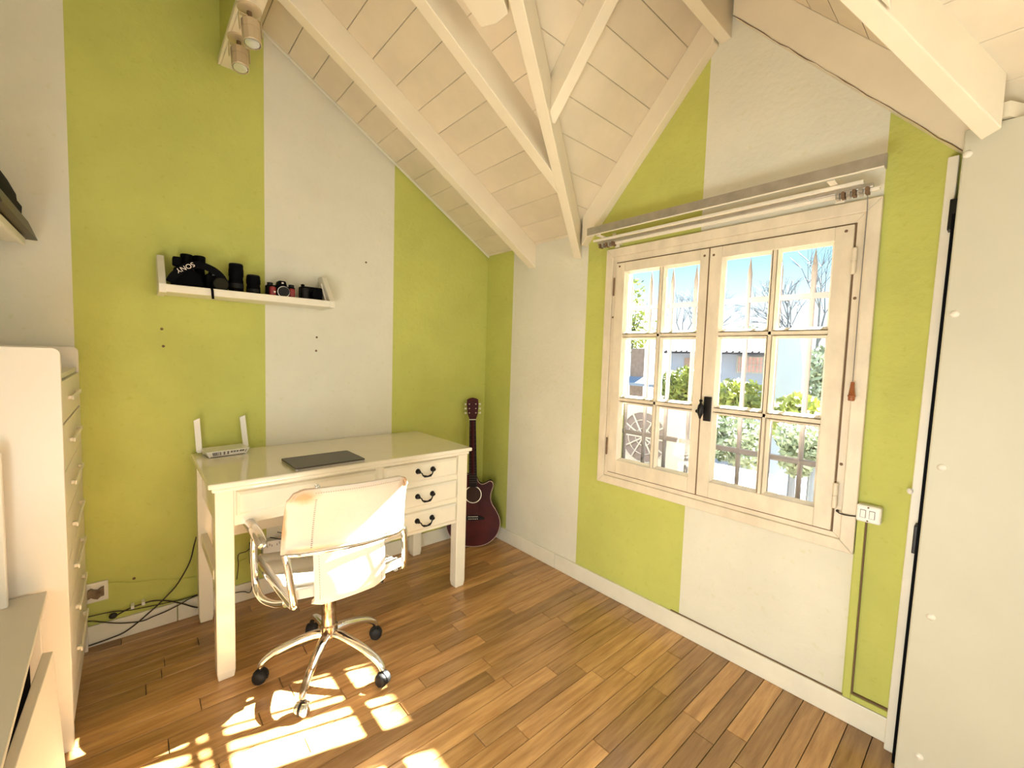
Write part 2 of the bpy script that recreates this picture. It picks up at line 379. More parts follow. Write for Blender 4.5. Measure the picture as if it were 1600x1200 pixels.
def mitre_rafter(y0, y1, xa, xb):
    m_ = MB(); m_.prism([(xa, y0, roof(xa) - DV), (XL, y0, roof(XL) - DV), (XL, y1, roof(XL) - DV), (xb, y1, roof(xb) - DV)], (0, 0, DV + 0.008)); return obj('rafter', m_, 'beam', ceiling, bev=0.003)
slope_beam('rafter', -0.43, -0.487, 0, XL)
mitre_rafter(-1.008, -1.062, -0.372, -0.470)
mitre_rafter(-2.172, -2.232, -0.630, -0.520)
slope_beam('rafter', -2.76, -2.82, 0, XL)
slope_beam('rafter', -3.34, -3.40, 0, XL)
slope_beam('rafter', -3.92, -3.98, 0, XL)
def valley(sgn, xs):
    # plan centreline along the valley, bottom flush with the main rafters' underside
    hw = 0.0265 if sgn > 0 else 0.0215; pts = []
    c0 = (xs, (YA + 0.002 - VK * -xs)) if sgn > 0 else (xs, (YB - 0.03 + VK * -xs))
    xe = XE - 0.03; c1 = (xe, c0[1] + (-VK if sgn > 0 else VK) * (xs - xe))
    d = Vector((c1[0] - c0[0], c1[1] - c0[1])).normalized(); nn = Vector((-d.y, d.x)) * hw
    q = [(c0[0] + nn.x, c0[1] + nn.y), (c0[0] - nn.x, c0[1] - nn.y), (c1[0] - nn.x, c1[1] - nn.y), (c1[0] + nn.x, c1[1] + nn.y)]
    q = [(min(x_, 0.0), y_) for x_, y_ in q]
    m_ = MB(); m_.prism([(x_, y_, roof(x_) - DV) for x_, y_ in q], (0, 0, DV + 0.012))
    return obj('valley_rafter', m_, 'beam', ceiling, bev=0.003)
valley(1, 0.0); valley(-1, -0.145)
mb = MB()
q_ = [(-0.135, valR(-0.135) - 0.03 + 0.0245), (0.0, valR(0.0) - 0.03 + 0.0245), (0.0, valR(0.0) - 0.03 - 0.0245), (-0.135, valR(-0.135) - 0.03 - 0.0245)]
mb.prism([(x_, y_, 1.9665) for x_, y_ in q_], (0, 0, 0.04)); obj('valley_rafter', mb, 'beam', ceiling)
# dormer ridge beam, verge rafters and jack rafters
mb = MB(); mb.box(XE, 0, -1.623, -1.575, 2.64, ZR - 0.02); obj('ridge_beam', mb, 'beam', ceiling, bev=0.003)
def dorm(y): return ZR - SD * abs(y - YR)
def verge(name, x0, x1, ya, yb, dv):
    m_ = MB(); m_.prism([(x0, ya, dorm(ya) - dv), (x0, yb, dorm(yb) - dv), (x0, yb, dorm(yb)), (x0, ya, dorm(ya))], (x1 - x0, 0, 0))
    return obj(name, m_, 'beam', ceiling, bev=0.003)
verge('verge_rafter', 0, -0.05, YA - 0.06, -1.57, 0.155); verge('verge_rafter', 0, -0.05, YR, YB + 0.02, 0.172)
verge('jack_rafter', -0.602, -0.655, -1.195, -1.575, 0.15); verge('jack_rafter', -0.602, -0.655, YR, -2.10, 0.15)
# short wide board fixed under the slope beside the left valley rafter
mb = MB(); mb.prism([(-0.985, -1.193, roof(-0.985) - DV), (-0.966, -1.255, roof(-0.966) - DV), (-0.966, -1.315, roof(-0.966) - DV), (-1.45, -1.50, roof(-1.45) - DV), (-1.45, -1.187, roof(-1.45) - DV)], (0, 0, 0.11)); obj('soffit_board', mb, 'beam', ceiling, bev=0.002)
# long tie beam along the top of the room, with its small edge moulding
mb = MB(); mb.box(-1.585, -1.512, YF, 0, 2.571, roof(-1.512)); obj('purlin', mb, 'beam', ceiling, bev=0.003)
mb = MB(); mb.box(-1.597, -1.585, YF, 0, 2.571, 2.60); obj('purlin_moulding', mb, 'beam', ceiling, bev=0.004)
mb = MB(); mb.box(-1.5868, -1.5848, YF, 0, 2.602, 2.905); obj('purlin_side_board', mb, 'wall_green', ceiling)
# mortar beads / cornice caulk along the wall-roof joints
mb = MB(); mb.tube([(0, -0.008, ZE - 0.004), (XL, -0.008, roof(XL) - 0.004)], 0.008, 6); obj('caulk_bead', mb, 'wall_white', ceiling)

mb = MB(); rc = random.Random(3); mb.tube([(-0.052, YR - 0.80 * k / 26, ZR - SD * (0.80 * k / 26) - 0.174 + rc.uniform(-0.004, 0.003)) for k in range(27)], [rc.uniform(0.0004, 0.0018) for _ in range(27)], 5); obj('plaster_crack', mb, 'edge_dark', ceiling)
# baseboards
mb = MB(); mb.box(-0.014, 0, -0.75, 0, 0, 0.089); mb.box(-0.014, 0, -2.315, -0.7525, 0, 0.089); struct('baseboard_right', mb, 'base', bev=0.003)
mb = MB(); mb.box(-1.78, -0.014, -0.014, 0, 0, 0.089); mb.box(XL, -1.7825, -0.014, 0, 0, 0.089); struct('baseboard_back', mb, 'base', bev=0.003)
mb = MB(); mb.box(XL, XL + 0.014, YF, -0.014, 0, 0.089); struct('baseboard_left', mb, 'base', bev=0.003)
# dark joint line over the baseboard on the window wall
mb = MB(); mb.box(-0.006, 0, -2.315, -1.5, 0.089, 0.093); struct('trim_1', mb, 'edge_dark')
# green surface conduit below the switch, running down and along the baseboard
mb = MB(); mb.box(-0.016, 0, -2.192, -2.170, 0.093, 0.745); mb.box(-0.016, 0, -2.30, -2.192, 0.093, 0.113); conduit = struct('trim_2', mb, 'wall_green', bev=0.002)
mb = MB(); mb.box(-0.010, 0, -2.1965, -2.192, 0.113, 0.745); mb.box(-0.010, 0, -2.30, -2.1965, 0.113, 0.118); struct('trim_3', mb, 'edge_dark')

# ------------------------------------------------------------------ window_1
win = bpy.data.objects.new('window_1', None); C.objects.link(win); win['kind'] = 'structure'; win.location = (0, -1.607, 0.62)
def frame_rect(m_, y0, y1, z0, z1, w, x0, x1):
    m_.box(x0, x1, y0, y1, z1 - w, z1); m_.box(x0, x1, y0, y1, z0, z0 + w); m_.box(x0, x1, y0, y0 + w, z0 + w, z1 - w); m_.box(x0, x1, y1 - w, y1, z0 + w, z1 - w)
def mitre_frame(name, y0, y1, z0, z1, w, x0, x1, m_, par, bev):
    for q in ([(y0, z1), (y1, z1), (y1 - w, z1 - w), (y0 + w, z1 - w)], [(y0, z0), (y0 + w, z0 + w), (y1 - w, z0 + w), (y1, z0)],
              [(y0, z0), (y0, z1), (y0 + w, z1 - w), (y0 + w, z0 + w)], [(y1, z0), (y1 - w, z0 + w), (y1 - w, z1 - w), (y1, z1)]):
        b_ = MB(); b_.prism([(x0, a, c) for a, c in q], (x1 - x0, 0, 0)); obj(name, b_, m_, par, bev=bev)
mitre_frame('casing_board', -2.1675, -1.0475, 0.6175, 1.854, 0.042, -0.024, 0.0, 'frame', win, 0.003)
mitre_frame('frame_member', -2.1255, -1.0895, 0.6575, 1.8125, 0.034, -0.014, 0.075, 'frame', win, 0.002)
mb = MB(); frame_rect(mb, -2.103, -1.110, 0.6785, 1.781, 0.006, -0.0155, -0.013); obj('shadow_joint', mb, 'edge_dark', win)
mb = MB(); mb.box(0.075, 0.26, -2.17, -1.05, 0.60, 0.655); obj('outer_sill', mb, 'ext_wall', win, bev=0.004)
def sash(y0, y1, z0, z1, cols, name='sash'):
    rows = [(0.755, 1.062), (1.086, 1.392), (1.414, 1.727)]
    X0, X1 = -0.026, 0.018
    m_ = MB(); ga, gb = cols[0][0], cols[-1][1]; za, zb = rows[0][0], rows[-1][1]
    m_.box(X0, X1, y0, ga, z0, z1); m_.box(X0, X1, gb, y1, z0, z1); m_.box(X0, X1, ga, gb, z0, za); m_.box(X0, X1, ga, gb, zb, z1)
    s_ = obj(name, m_, 'frame', win, bev=0.002)
    # glazing bars: front roll narrower than the rebate behind
    for i in range(len(cols) - 1):
        a, b_ = cols[i][1], cols[i + 1][0]
        q = MB(); q.prism([(X0 + 0.004, a + 0.005, za), (X0 + 0.004, b_ - 0.005, za), (X1 - 0.012, b_ + 0.001, za), (X1 - 0.012, a - 0.001, za)], (0, 0, zb - za)); obj('glazing_bar', q, 'frame', s_)
    for i in range(2):
        a, b_ = rows[i][1], rows[i + 1][0]
        q = MB(); q.prism([(X0 + 0.004, ga, a + 0.005), (X0 + 0.004, ga, b_ - 0.005), (X1 - 0.012, ga, b_ + 0.001), (X1 - 0.012, ga, a - 0.001)], (0, gb - ga, 0)); obj('glazing_bar', q, 'frame', s_)
    # sloping putty fillets round each light, and the pane
    for ca, cb in cols:
        for ra, rb in rows:
            q = MB(); k = 0.010
            for P_ in ([(ca, ra), (cb, ra), (cb - k, ra + k), (ca + k, ra + k)], [(ca, rb), (ca + k, rb - k), (cb - k, rb - k), (cb, rb)],
                       [(ca, ra), (ca + k, ra + k), (ca + k, rb - k), (ca, rb)], [(cb, ra), (cb, rb), (cb - k, rb - k), (cb - k, ra + k)]):
                a_ = [q.b.verts.new((-0.018 if (y_ in (ca, cb) and z_ in (ra, rb)) else -0.001, y_, z_)) for y_, z_ in P_]; c_ = [q.b.verts.new((0.004, y_, z_)) for y_, z_ in P_]
                q.face(a_); q.face(list(reversed(c_)))
                for i in range(4): j = (i + 1) % 4; q.face([a_[i], a_[j], c_[j], c_[i]])
            obj('glazing_fillet', q, 'frame', s_)
            q = MB(); q.box(0.0, 0.003, ca, cb, ra, rb); obj('pane', q, 'glass', s_)
    return s_
sR = sash(-2.0975, -1.5985, 0.6845, 1.7745, [(-2.043, -1.862), (-1.842, -1.651)])
sL = sash(-1.5945, -1.1155, 0.6845, 1.7745, [(-1.556, -1.378), (-1.357, -1.166)])
mb = MB(); mb.box(-0.0275, -0.02, -1.5985, -1.5945, 0.685, 1.774); obj('meeting_joint', mb, 'edge_dark', win)
for y_ in (-1.107, -2.1035):
    for z_ in ((1.655, 0.82) if y_ > -2 else (1.647, 0.816)):
        r = 0.008 if y_ < -2 else 0.004
        mb = MB(); mb.lathe((-0.03, y_, z_ - 0.046), (0, 0, 1), [(0, r * 0.6), (0.003, r), (0.044, r), (0.045, r * 0.8), (0.047, r * 0.8), (0.048, r), (0.089, r), (0.092, r * 0.6)], 12); obj('hinge', mb, 'frame' if y_ < -2 else 'edge_dark', win)
# sockets of old screws in the sash corners and frame
for y_, z_ in [(-1.135, 1.757), (-1.575, 1.745), (-1.615, 1.742), (-2.075, 1.755), (-2.112, 1.52), (-2.112, 0.93), (-1.098, 1.50)]:
    mb = MB(); mb.lathe((-0.0265 if abs(y_) < 2.1 and abs(y_) > 1.11 else -0.0145, y_, z_), (-1, 0, 0), [(0, 0.0055), (0.0015, 0.005), (0.002, 0.001)], 8); obj('screw_head', mb, 'edge_dark', win)
# turn latch
lt = MB(); lt.box(-0.034, -0.026, -1.645, -1.613, 1.022, 1.129); lat = obj('latch_plate', lt, 'iron', win, bev=0.002)
lt = MB(); lt.lathe((-0.055, -1.610, 1.105), (0, 0, -1), [(-0.012, 0.004), (-0.006, 0.008), (0.0, 0.004), (0.008, 0.006), (0.014, 0.011), (0.03, 0.0135), (0.05, 0.012), (0.062, 0.007), (0.072, 0.004)], 14)
lt.tube([(-0.03, -1.615, 1.085), (-0.055, -1.610, 1.085)], 0.006, 8); obj('latch_knob', lt, 'iron', lat, smooth=True)
lt = MB(); lt.lathe((-0.028, -1.588, 1.062), (-1, 0, 0), [(0, 0.009), (0.012, 0.008), (0.014, 0.004)], 10); obj('latch_stud', lt, 'iron', win)

# ------------------------------------------------------------------ door_1: old flush door beside the window
door = bpy.data.objects.new('door_1', None); C.objects.link(door); door['kind'] = 'structure'; door.location = (-0.09, -2.33, 0)
tilt = 0.0118                     # the old door and its post lean a little
def lean(pts): return [(x_, y_ + tilt * (1.0 - z_), z_) for x_, y_, z_ in pts]
def lbox(x0, x1, y0, y1, z0, z1):
    m_ = MB(); a = lean([(x0, y0, z0), (x1, y0, z0), (x1, y1, z0), (x0, y1, z0)]); c = lean([(x0, y0, z1), (x1, y0, z1), (x1, y1, z1), (x0, y1, z1)])
    A = [m_.b.verts.new(p) for p in a]; B = [m_.b.verts.new(p) for p in c]; m_.face(A[::-1]); m_.face(B)
    for i in range(4): m_.face([A[i], A[(i + 1) % 4], B[(i + 1) % 4], B[i]])
    return m_
T0 = -0.006
obj('door_post', lbox(-0.045, 0, -2.325 + T0, -2.30 + T0, 0, 1.925), 'base', door, bev=0.003)
obj('door_gap_shade', lbox(-0.09, -0.005, -2.347 + T0, -2.326 + T0, 0, 1.74), 'black', door)  # black strip standing in for the shade between post and leaf
obj('door_leaf', lbox(-0.125, -0.075, -3.15, -2.336 + T0, 0.008, 1.963), 'doorpaint', door, bev=0.004)
for z_ in (1.74, 0.745):
    obj('hinge', lbox(-0.088, -0.05, -2.336 + T0, -2.318 + T0, z_ - 0.045, z_ + 0.045), 'iron', door, bev=0.002)
for y_, z_ in [(-2.363, 1.893), (-2.368, 1.442), (-2.372, 0.991), (-2.380, 0.535), (-2.384, 0.09)]:
    mb = MB(); mb.lathe((-0.125, y_ - 0.0, z_), (-1, 0, 0), [(0, 0.0105), (0.002, 0.010), (0.005, 0.006), (0.006, 0.001)], 14); obj('screw_cap', mb, 'white', door, smooth=True)
mb = MB(); mb.lathe((-0.045, -2.302, 0.886), (-0.7, 0.7, 0), [(0, 0.010), (0.004, 0.009), (0.007, 0.003)], 12); obj('screw_cap', mb, 'plastic', door, smooth=True)
# balcony doorway frame and rear window frame, both behind the camera
mb = MB(); frame_rect(mb, PY0, PY1, -0.02, PZ, 0.05, -0.01, 0.10); mb.box(0.02, 0.06, PY0 + 0.05, PY1 - 0.05, 0.03, PZ - 0.05); struct('door_2', mb, 'frame', bev=0.003)
mb = MB(); mb.box(-2.25, -0.25, YF - 0.09, YF - 0.03, 0.4, 0.45); mb.box(-2.25, -0.25, YF - 0.09, YF - 0.03, 2.15, 2.2); mb.box(-2.25, -2.2, YF - 0.09, YF - 0.03, 0.45, 2.15); mb.box(-0.3, -0.25, YF - 0.09, YF - 0.03, 0.45, 2.15); mb.box(-1.275, -1.225, YF - 0.09, YF - 0.03, 0.45, 2.15)
mb.box(-2.2, -0.3, YF - 0.07, YF - 0.06, 0.45, 2.15); struct('window_2', mb, 'frame', bev=0.003)

# ------------------------------------------------------------------ curtain tracks, pull cord, switch
t = thing('curtain_track', 'aluminium channel curtain track with white brackets, upper of the two above the window', 'curtain rail', (-0.1, -1.6, 1.92), 'curtain tracks above the window')
mb = MB(); mb.box(-0.15, -0.146, -2.185, -1.012, 1.906, 1.946); mb.box(-0.146, -0.128, -2.185, -1.012, 1.943, 1.946); obj('channel', mb, 'alu', t, bev=0.001)
mb = MB(); mb.box(-0.152, -0.150, -2.184, -1.014, 1.903, 1.908); obj('white_lip', mb, 'rail_white', t)
for y_ in (-1.075, -2.045):
    mb = MB(); mb.box(-0.142, -0.001, y_ - 0.011, y_ + 0.011, 1.900, 1.904); mb.box(-0.138, -0.126, y_ - 0.008, y_ + 0.008, 1.904, 1.936); mb.box(-0.004, -0.001, y_ - 0.011, y_ + 0.011, 1.900, 1.94); obj('bracket', mb, 'rail_white', t, bev=0.001)
mb = MB(); mb.box(-0.150, -0.128, -2.189, -2.185, 1.903, 1.946); obj('end_plate', mb, 'alu', t)
t = thing('curtain_track', 'white double curtain track with grey runners, lower of the two above the window', 'curtain rail', (-0.07, -1.6, 1.88), 'curtain tracks above the window')
mb = MB(); mb.box(-0.098, -0.084, -2.125, -1.012, 1.886, 1.898); obj('track', mb, 'rail_white', t, bev=0.002)
mb = MB(); mb.box(-0.084, -0.072, -2.150, -1.03, 1.872, 1.886); obj('track', mb, 'alu', t, bev=0.002)
mb = MB(); mb.box(-0.072, -0.058, -2.165, -1.045, 1.862, 1.874); obj('track', mb, 'rail_white', t, bev=0.002)
for k, y_ in enumerate((-1.05, -1.068, -1.09, -1.105, -1.128, -2.055, -2.07, -2.085, -2.10, -2.118, -2.135)):
    mb = MB(); mb.box(-0.090, -0.062, y_ - 0.005, y_ + 0.005, 1.853, 1.872); mb.lathe((-0.092, y_, 1.868), (1, 0, 0), [(0, 0.006), (0.004, 0.006)], 10); obj('runner', mb, 'alu' if k % 2 else 'edge_dark', t)
for y_ in (-1.115, -2.05):
    mb = MB(); mb.box(-0.066, -0.001, y_ - 0.013, y_ + 0.013, 1.872, 1.878); mb.box(-0.027, -0.024, y_ - 0.013, y_ + 0.013, 1.856, 1.872); mb.lathe((-0.027, y_, 1.864), (-1, 0, 0), [(0, 0.003), (0.001, 0.003)], 8); obj('wall_clip', mb, 'rail_white', t)
t = thing('pull_cord', 'thin cord hanging by the right of the window with a turned brown wooden pull', 'pull cord', (-0.045, -2.13, 1.86))
mb = MB(); mb.tube([(-0.07, -2.134, 1.865), (-0.048, -2.133, 1.80), (-0.042, -2.130, 1.5), (-0.042, -2.1305, 1.225)], 0.0016, 6); obj('cord', mb, 'vent', t)
mb = MB(); mb.lathe((-0.042, -2.1305, 1.228), (0, 0, -1), [(0, 0.004), (0.002, 0.0055), (0.02, 0.0065), (0.046, 0.0095), (0.048, 0.012), (0.051, 0.012), (0.053, 0.0095), (0.062, 0.010), (0.066, 0.0085), (0.067, 0.003)], 16); obj('wooden_pull', mb, 'tassel', t, smooth=True)
t = thing('light_switch', 'white double rocker switch box on the green stripe right of the window', 'switch', (0, -2.2, 0.776))
mb = MB(); mb.box(-0.034, 0, -2.2355, -2.168, 0.746, 0.806); obj('box', mb, 'plastic', t, bev=0.006)
for y_ in (-2.187, -2.2115):
    mb = MB(); mb.box(-0.0352, -0.0338, y_ - 0.008, y_ + 0.008, 0.762, 0.790); obj('rocker_recess', mb, 'vent', t)
    mb = MB(); mb.prism([(-0.0352, y_ - 0.0062, 0.764), (-0.0385, y_ - 0.0062, 0.764), (-0.0355, y_ - 0.0062, 0.788)], (0, 0.0124, 0)); obj('rocker', mb, 'plastic', t)
for z_ in (0.799, 0.753):
    mb = MB(); mb.lathe((-0.0338, -2.2, z_), (-1, 0, 0), [(0, 0.003), (0.001, 0.0028)], 8); obj('screw', mb, 'edge_dark', t)
mb = MB(); mb.tube(curve([(-0.015, -2.112, 0.760), (-0.03, -2.12, 0.757), (-0.03, -2.14, 0.755), (-0.026, -2.169, 0.758)]), 0.0025, 6); mb.sphere((-0.02, -2.113, 0.760), 0.005); obj('cable', mb, 'cord', t)

# ------------------------------------------------------------------ desk
desk = thing('writing_desk', 'white lacquered writing desk with three drawers on its right side against the striped wall', 'desk', (-1.135, -0.31, 0))
DX0, DX1, DY0, DY1 = -1.722, -0.548, -0.612, -0.012
mb = MB(); mb.box(DX0, DX1, DY0, DY1, 0.762, 0.782); obj('tabletop', mb, 'deskw', desk, bev=0.005)
mb = MB(); mb.box(DX0 + 0.012, DX1 - 0.012, DY0 + 0.010, DY1, 0.745, 0.762); obj('top_moulding', mb, 'deskw', desk, bev=0.006)
LEG = [(-1.698, -1.637, -0.577, -0.519), (-0.614, -0.553, -0.577, -0.519), (-1.708, -1.652, -0.105, -0.045), (-0.614, -0.556, -0.105, -0.045)]
for x0, x1, y0, y1 in LEG:
    mb = MB(); cx, cy = (x0 + x1) / 2, (y0 + y1) / 2; tz = 0.86
    A = [mb.b.verts.new((cx + (q - cx) * tz, cy + (w_ - cy) * tz, 0)) for q, w_ in ((x0, y0), (x1, y0), (x1, y1), (x0, y1))]
    A2 = [mb.b.verts.new((q, w_, 0.03)) for q, w_ in ((x0, y0), (x1, y0), (x1, y1), (x0, y1))]
    B = [mb.b.verts.new((q, w_, 0.746)) for q, w_ in ((x0, y0), (x1, y0), (x1, y1), (x0, y1))]
    mb.face(A[::-1]); mb.face(B)
    for i in range(4): j = (i + 1) % 4; mb.face([A[i], A[j], A2[j], A2[i]]); mb.face([A2[i], A2[j], B[j], B[i]])
    obj('leg', mb, 'deskw', desk, bev=0.004)
mb = MB(); mb.box(-1.69, -1.662, -0.519, -0.105, 0.600, 0.746); obj('side_panel', mb, 'deskw', desk, bev=0.002)
mb = MB(); mb.box(-1.70, -1.672, -0.525, -0.10, 0.385, 0.425); obj('side_rail', mb, 'deskw', desk, bev=0.003)
mb = MB(); mb.box(-0.583, -0.56, -0.519, -0.105, 0.374, 0.746); obj('side_panel', mb, 'deskw', desk, bev=0.002)
mb = MB(); mb.box(-1.655, -0.61, -0.075, -0.055, 0.374, 0.746); obj('back_panel', mb, 'deskw', desk, bev=0.002)
mb = MB(); mb.box(-1.637, -1.06, -0.572, -0.556, 0.600, 0.745); obj('front_rail', mb, 'deskw', desk, bev=0.002)
mb = MB(); mb.box(-1.062, -0.614, -0.572, -0.075, 0.368, 0.745); obj('pedestal', mb, 'deskw', desk, bev=0.003)
def drawer(x0, x1, z0, z1, name='drawer'):
    m_ = MB(); y = -0.572; f = 0.020
    # raised front with a bevelled rim
    a = [(x0, y, z0), (x1, y, z0), (x1, y, z1), (x0, y, z1)]; b_ = [(x0 + 0.004, y - 0.012, z0 + 0.004), (x1 - 0.004, y - 0.012, z0 + 0.004), (x1 - 0.004, y - 0.012, z1 - 0.004), (x0 + 0.004, y - 0.012, z1 - 0.004)]
    c = [(x0 + 0.014, y - 0.019, z0 + 0.014), (x1 - 0.014, y - 0.019, z0 + 0.014), (x1 - 0.014, y - 0.019, z1 - 0.014), (x0 + 0.014, y - 0.019, z1 - 0.014)]
    A, B, D = [[m_.b.verts.new(p) for p in q] for q in (a, b_, c)]
    m_.face(A); m_.face(D)
    for i in range(4): j = (i + 1) % 4; m_.face([A[i], A[j], B[j], B[i]]); m_.face([B[i], B[j], D[j], D[i]])
    return obj(name, m_, 'deskw', desk)
d0 = drawer(-1.632, -1.075, 0.640, 0.735)
mb = MB(); mb.lathe((-1.342, -0.591, 0.706), (0, -1, 0), [(0, 0.010), (0.002, 0.010), (0.004, 0.005), (0.012, 0.005), (0.016, 0.009), (0.021, 0.009), (0.024, 0.004)], 16); obj('knob', mb, 'chrome', d0, smooth=True)
for z0, z1 in ((0.636, 0.738), (0.508, 0.612), (0.384, 0.486)):
    d = drawer(-1.040, -0.622, z0, z1); zc = (z0 + z1) / 2 + 0.002; hx = -0.822
    h = MB()
    for s_ in (-1, 1):
        h.lathe((hx + s_ * 0.042, -0.590, zc + 0.006), (0, -1, 0), [(0, 0.0135), (0.004, 0.0135), (0.010, 0.009), (0.015, 0.006), (0.02, 0.008), (0.023, 0.004)], 14)
    pts = [(-0.042, 0.004), (-0.032, 0.000), (-0.026, -0.012), (-0.016, -0.018), (0, -0.020), (0.016, -0.018), (0.026, -0.012), (0.032, 0.000), (0.042, 0.004)]
    h.tube([(hx + a, -0.612 - 0.006 * (1 - abs(a) / 0.042), zc + b_) for a, b_ in pts], [0.003, 0.0032, 0.0035, 0.006, 0.004, 0.006, 0.0035, 0.0032, 0.003], 8)
    obj('handle', h, 'iron', d, smooth=True)

# laptop, router on the desk
t = thing('laptop', 'closed dark grey laptop lying on the white desk', 'laptop', (-1.28, -0.49, 0.782)); lb = MB()
def rrect(cx, cy, hx, hy, r, rot=0, n=4):
    P = []
    for sx_, sy_, a0 in ((1, 1, 0), (-1, 1, 90), (-1, -1, 180), (1, -1, 270)):
        for k in range(n + 1):
            a = math.radians(a0 + 90 * k / n); P.append((sx_ * (hx - r) + r * math.cos(a), sy_ * (hy - r) + r * math.sin(a)))
    c, s_ = math.cos(rot), math.sin(rot); return [(cx + x_ * c - y_ * s_, cy + x_ * s_ + y_ * c) for x_, y_ in P]
lr = math.radians(1.5)
mb = MB(); mb.prism([(a, b_, 0.7835) for a, b_ in rrect(-1.281, -0.488, 0.147, 0.104, 0.008, lr)], (0, 0, 0.006)); obj('base', mb, 'silver', t)
mb = MB(); mb.prism([(a, b_, 0.7900) for a, b_ in rrect(-1.281, -0.488, 0.1475, 0.1045, 0.008, lr)], (0, 0, 0.006)); obj('lid', mb, 'laptop', t, bev=0.0015)
t = thing('wifi_router', 'white internet router with two upright antennas at the left end of the desk', 'router', (-1.59, -0.11, 0.782))
mb = MB(); a = [(-1.668, -0.155), (-1.52, -0.137), (-1.533, -0.045), (-1.681, -0.063)]; b_ = [(-1.680, -0.172), (-1.507, -0.151), (-1.520, -0.03), (-1.693, -0.051)]
A = [mb.b.verts.new((x_, y_, 0.785)) for x_, y_ in a]; B = [mb.b.verts.new((x_, y_, 0.812)) for x_, y_ in b_]; mb.face(A[::-1]); mb.face(B)
for i in range(4): mb.face([A[i], A[(i + 1) % 4], B[(i + 1) % 4], B[i]])
for x_, y_ in a: mb.lathe((x_ * 0.97 - 0.048, y_ * 0.9 - 0.01, 0.7822), (0, 0, 1), [(0, 0.004), (0.004, 0.004)], 8)
obj('case', mb, 'plastic', t, bev=0.003)
fa = Vector((-1.668, -0.155, 0.785)); fb = Vector((-1.52, -0.137, 0.785)); fc = Vector((-1.680, -0.172, 0.812)); fd = Vector((-1.507, -0.151, 0.812))
def on_face(u, v): return fa.lerp(fb, u).lerp(fc.lerp(fd, u), v)
nrm = (fb - fa).cross(fc - fa).normalized()
mb = MB()
for u0, u1, v0, v1 in [(0.12, 0.15, .2, .78), (.16, .19, .2, .78), (.20, .23, .2, .78), (.25, .265, .2, .78), (.29, .32, .2, .78), (.38, .42, .25, .8), (.47, .51, .25, .8), (.55, .60, .5, .8), (.62, .67, .5, .8), (.69, .74, .5, .8), (.77, .82, .5, .8), (.83, .88, .5, .8), (.92, .94, .35, .8)]:
    mb.prism([on_face(u0, v0) + nrm * 0.0012, on_face(u1, v0) + nrm * 0.0012, on_face(u1, v1) + nrm * 0.0012, on_face(u0, v1) + nrm * 0.0012], -nrm * 0.002)
obj('port_row', mb, 'vent', t)
for x_, y_, dx in ((-1.695, -0.075, -0.008), (-1.508, -0.058, -0.014)):
    mb = MB(); w_ = 0.0115
    mb.prism([(x_ - w_, y_, 0.800), (x_ + w_, y_, 0.800), (x_ + w_ + dx, y_, 0.955), (x_ - w_ + dx, y_, 0.945)], (0, 0.008, 0)); mb.lathe((x_ - 0.008, y_ + 0.004, 0.800), (1, 0, 0), [(0, 0.007), (0.016, 0.007)], 12); obj('antenna', mb, 'plastic', t, bev=0.002)

# ------------------------------------------------------------------ chair
ch = thing('office_chair', 'white leather swivel chair with chrome frame standing in front of the desk', 'chair', (-1.345, -0.755, 0))
NU, NV = 14, 16
def pad_pt(u, v):
    # u 0..1 left-right, v 0..1 bottom-top
    x = -1.327 + (u - 0.5) * 2 * (0.222 - 0.010 * v); z = 0.585 - 0.012 * u + (0.228) * v
    y = -0.930 - 0.052 * v + 0.030 * (2 * u - 1) ** 2 + 0.01 * math.sin(v * PI)
    r = 0.06; ax = abs(u - 0.5) * 2
    if v > 0.85 and ax > 0.86:
        k = (v - 0.85) / 0.15; z -= 0.035 * k * ((ax - 0.86) / 0.14) ** 2
    return (x, y, z)
mb = MB(); mb.sheet([[pad_pt(i / NU, j / NV) for j in range(NV + 1)] for i in range(NU + 1)], lambda i, j: 0.022 if 0 < i < NU and 0 < j < NV else 0.012)
back = obj('backrest', mb, 'leather_back', ch, smooth=True)
mb = MB()
for k in range(24):
    v = 0.06 + k * 0.034
    p = Vector(pad_pt(0.19, v)) + Vector((0, -0.0122, 0)); mb.box(p.x - 0.003, p.x + 0.003, p.y - 0.001, p.y + 0.001, p.z - 0.001, p.z + 0.001)
for k in range(40):
    u = 0.18 + k * 0.0185; p = Vector(pad_pt(u, 0.955)) + Vector((0, -0.0122, 0)); mb.box(p.x - 0.0015, p.x + 0.0015, p.y - 0.001, p.y + 0.001, p.z - 0.001, p.z + 0.001)
obj('stitching', mb, 'stitch', back)['kind'] = 'stuff'
# edge piping of the backrest
mb = MB(); ring_ = [pad_pt(0, v / 10) for v in range(10)] + [pad_pt(0.005, 0.97), pad_pt(0.03, 1.0)] + [pad_pt(u / 10, 1.0) for u in range(1, 10)] + [pad_pt(0.97, 1.0), pad_pt(0.995, 0.97)] + [pad_pt(1, v / 10) for v in range(9, -1, -1)]
mb.tube(ring_, 0.0062, 8); obj('piping', mb, 'leather_back', back, smooth=True)
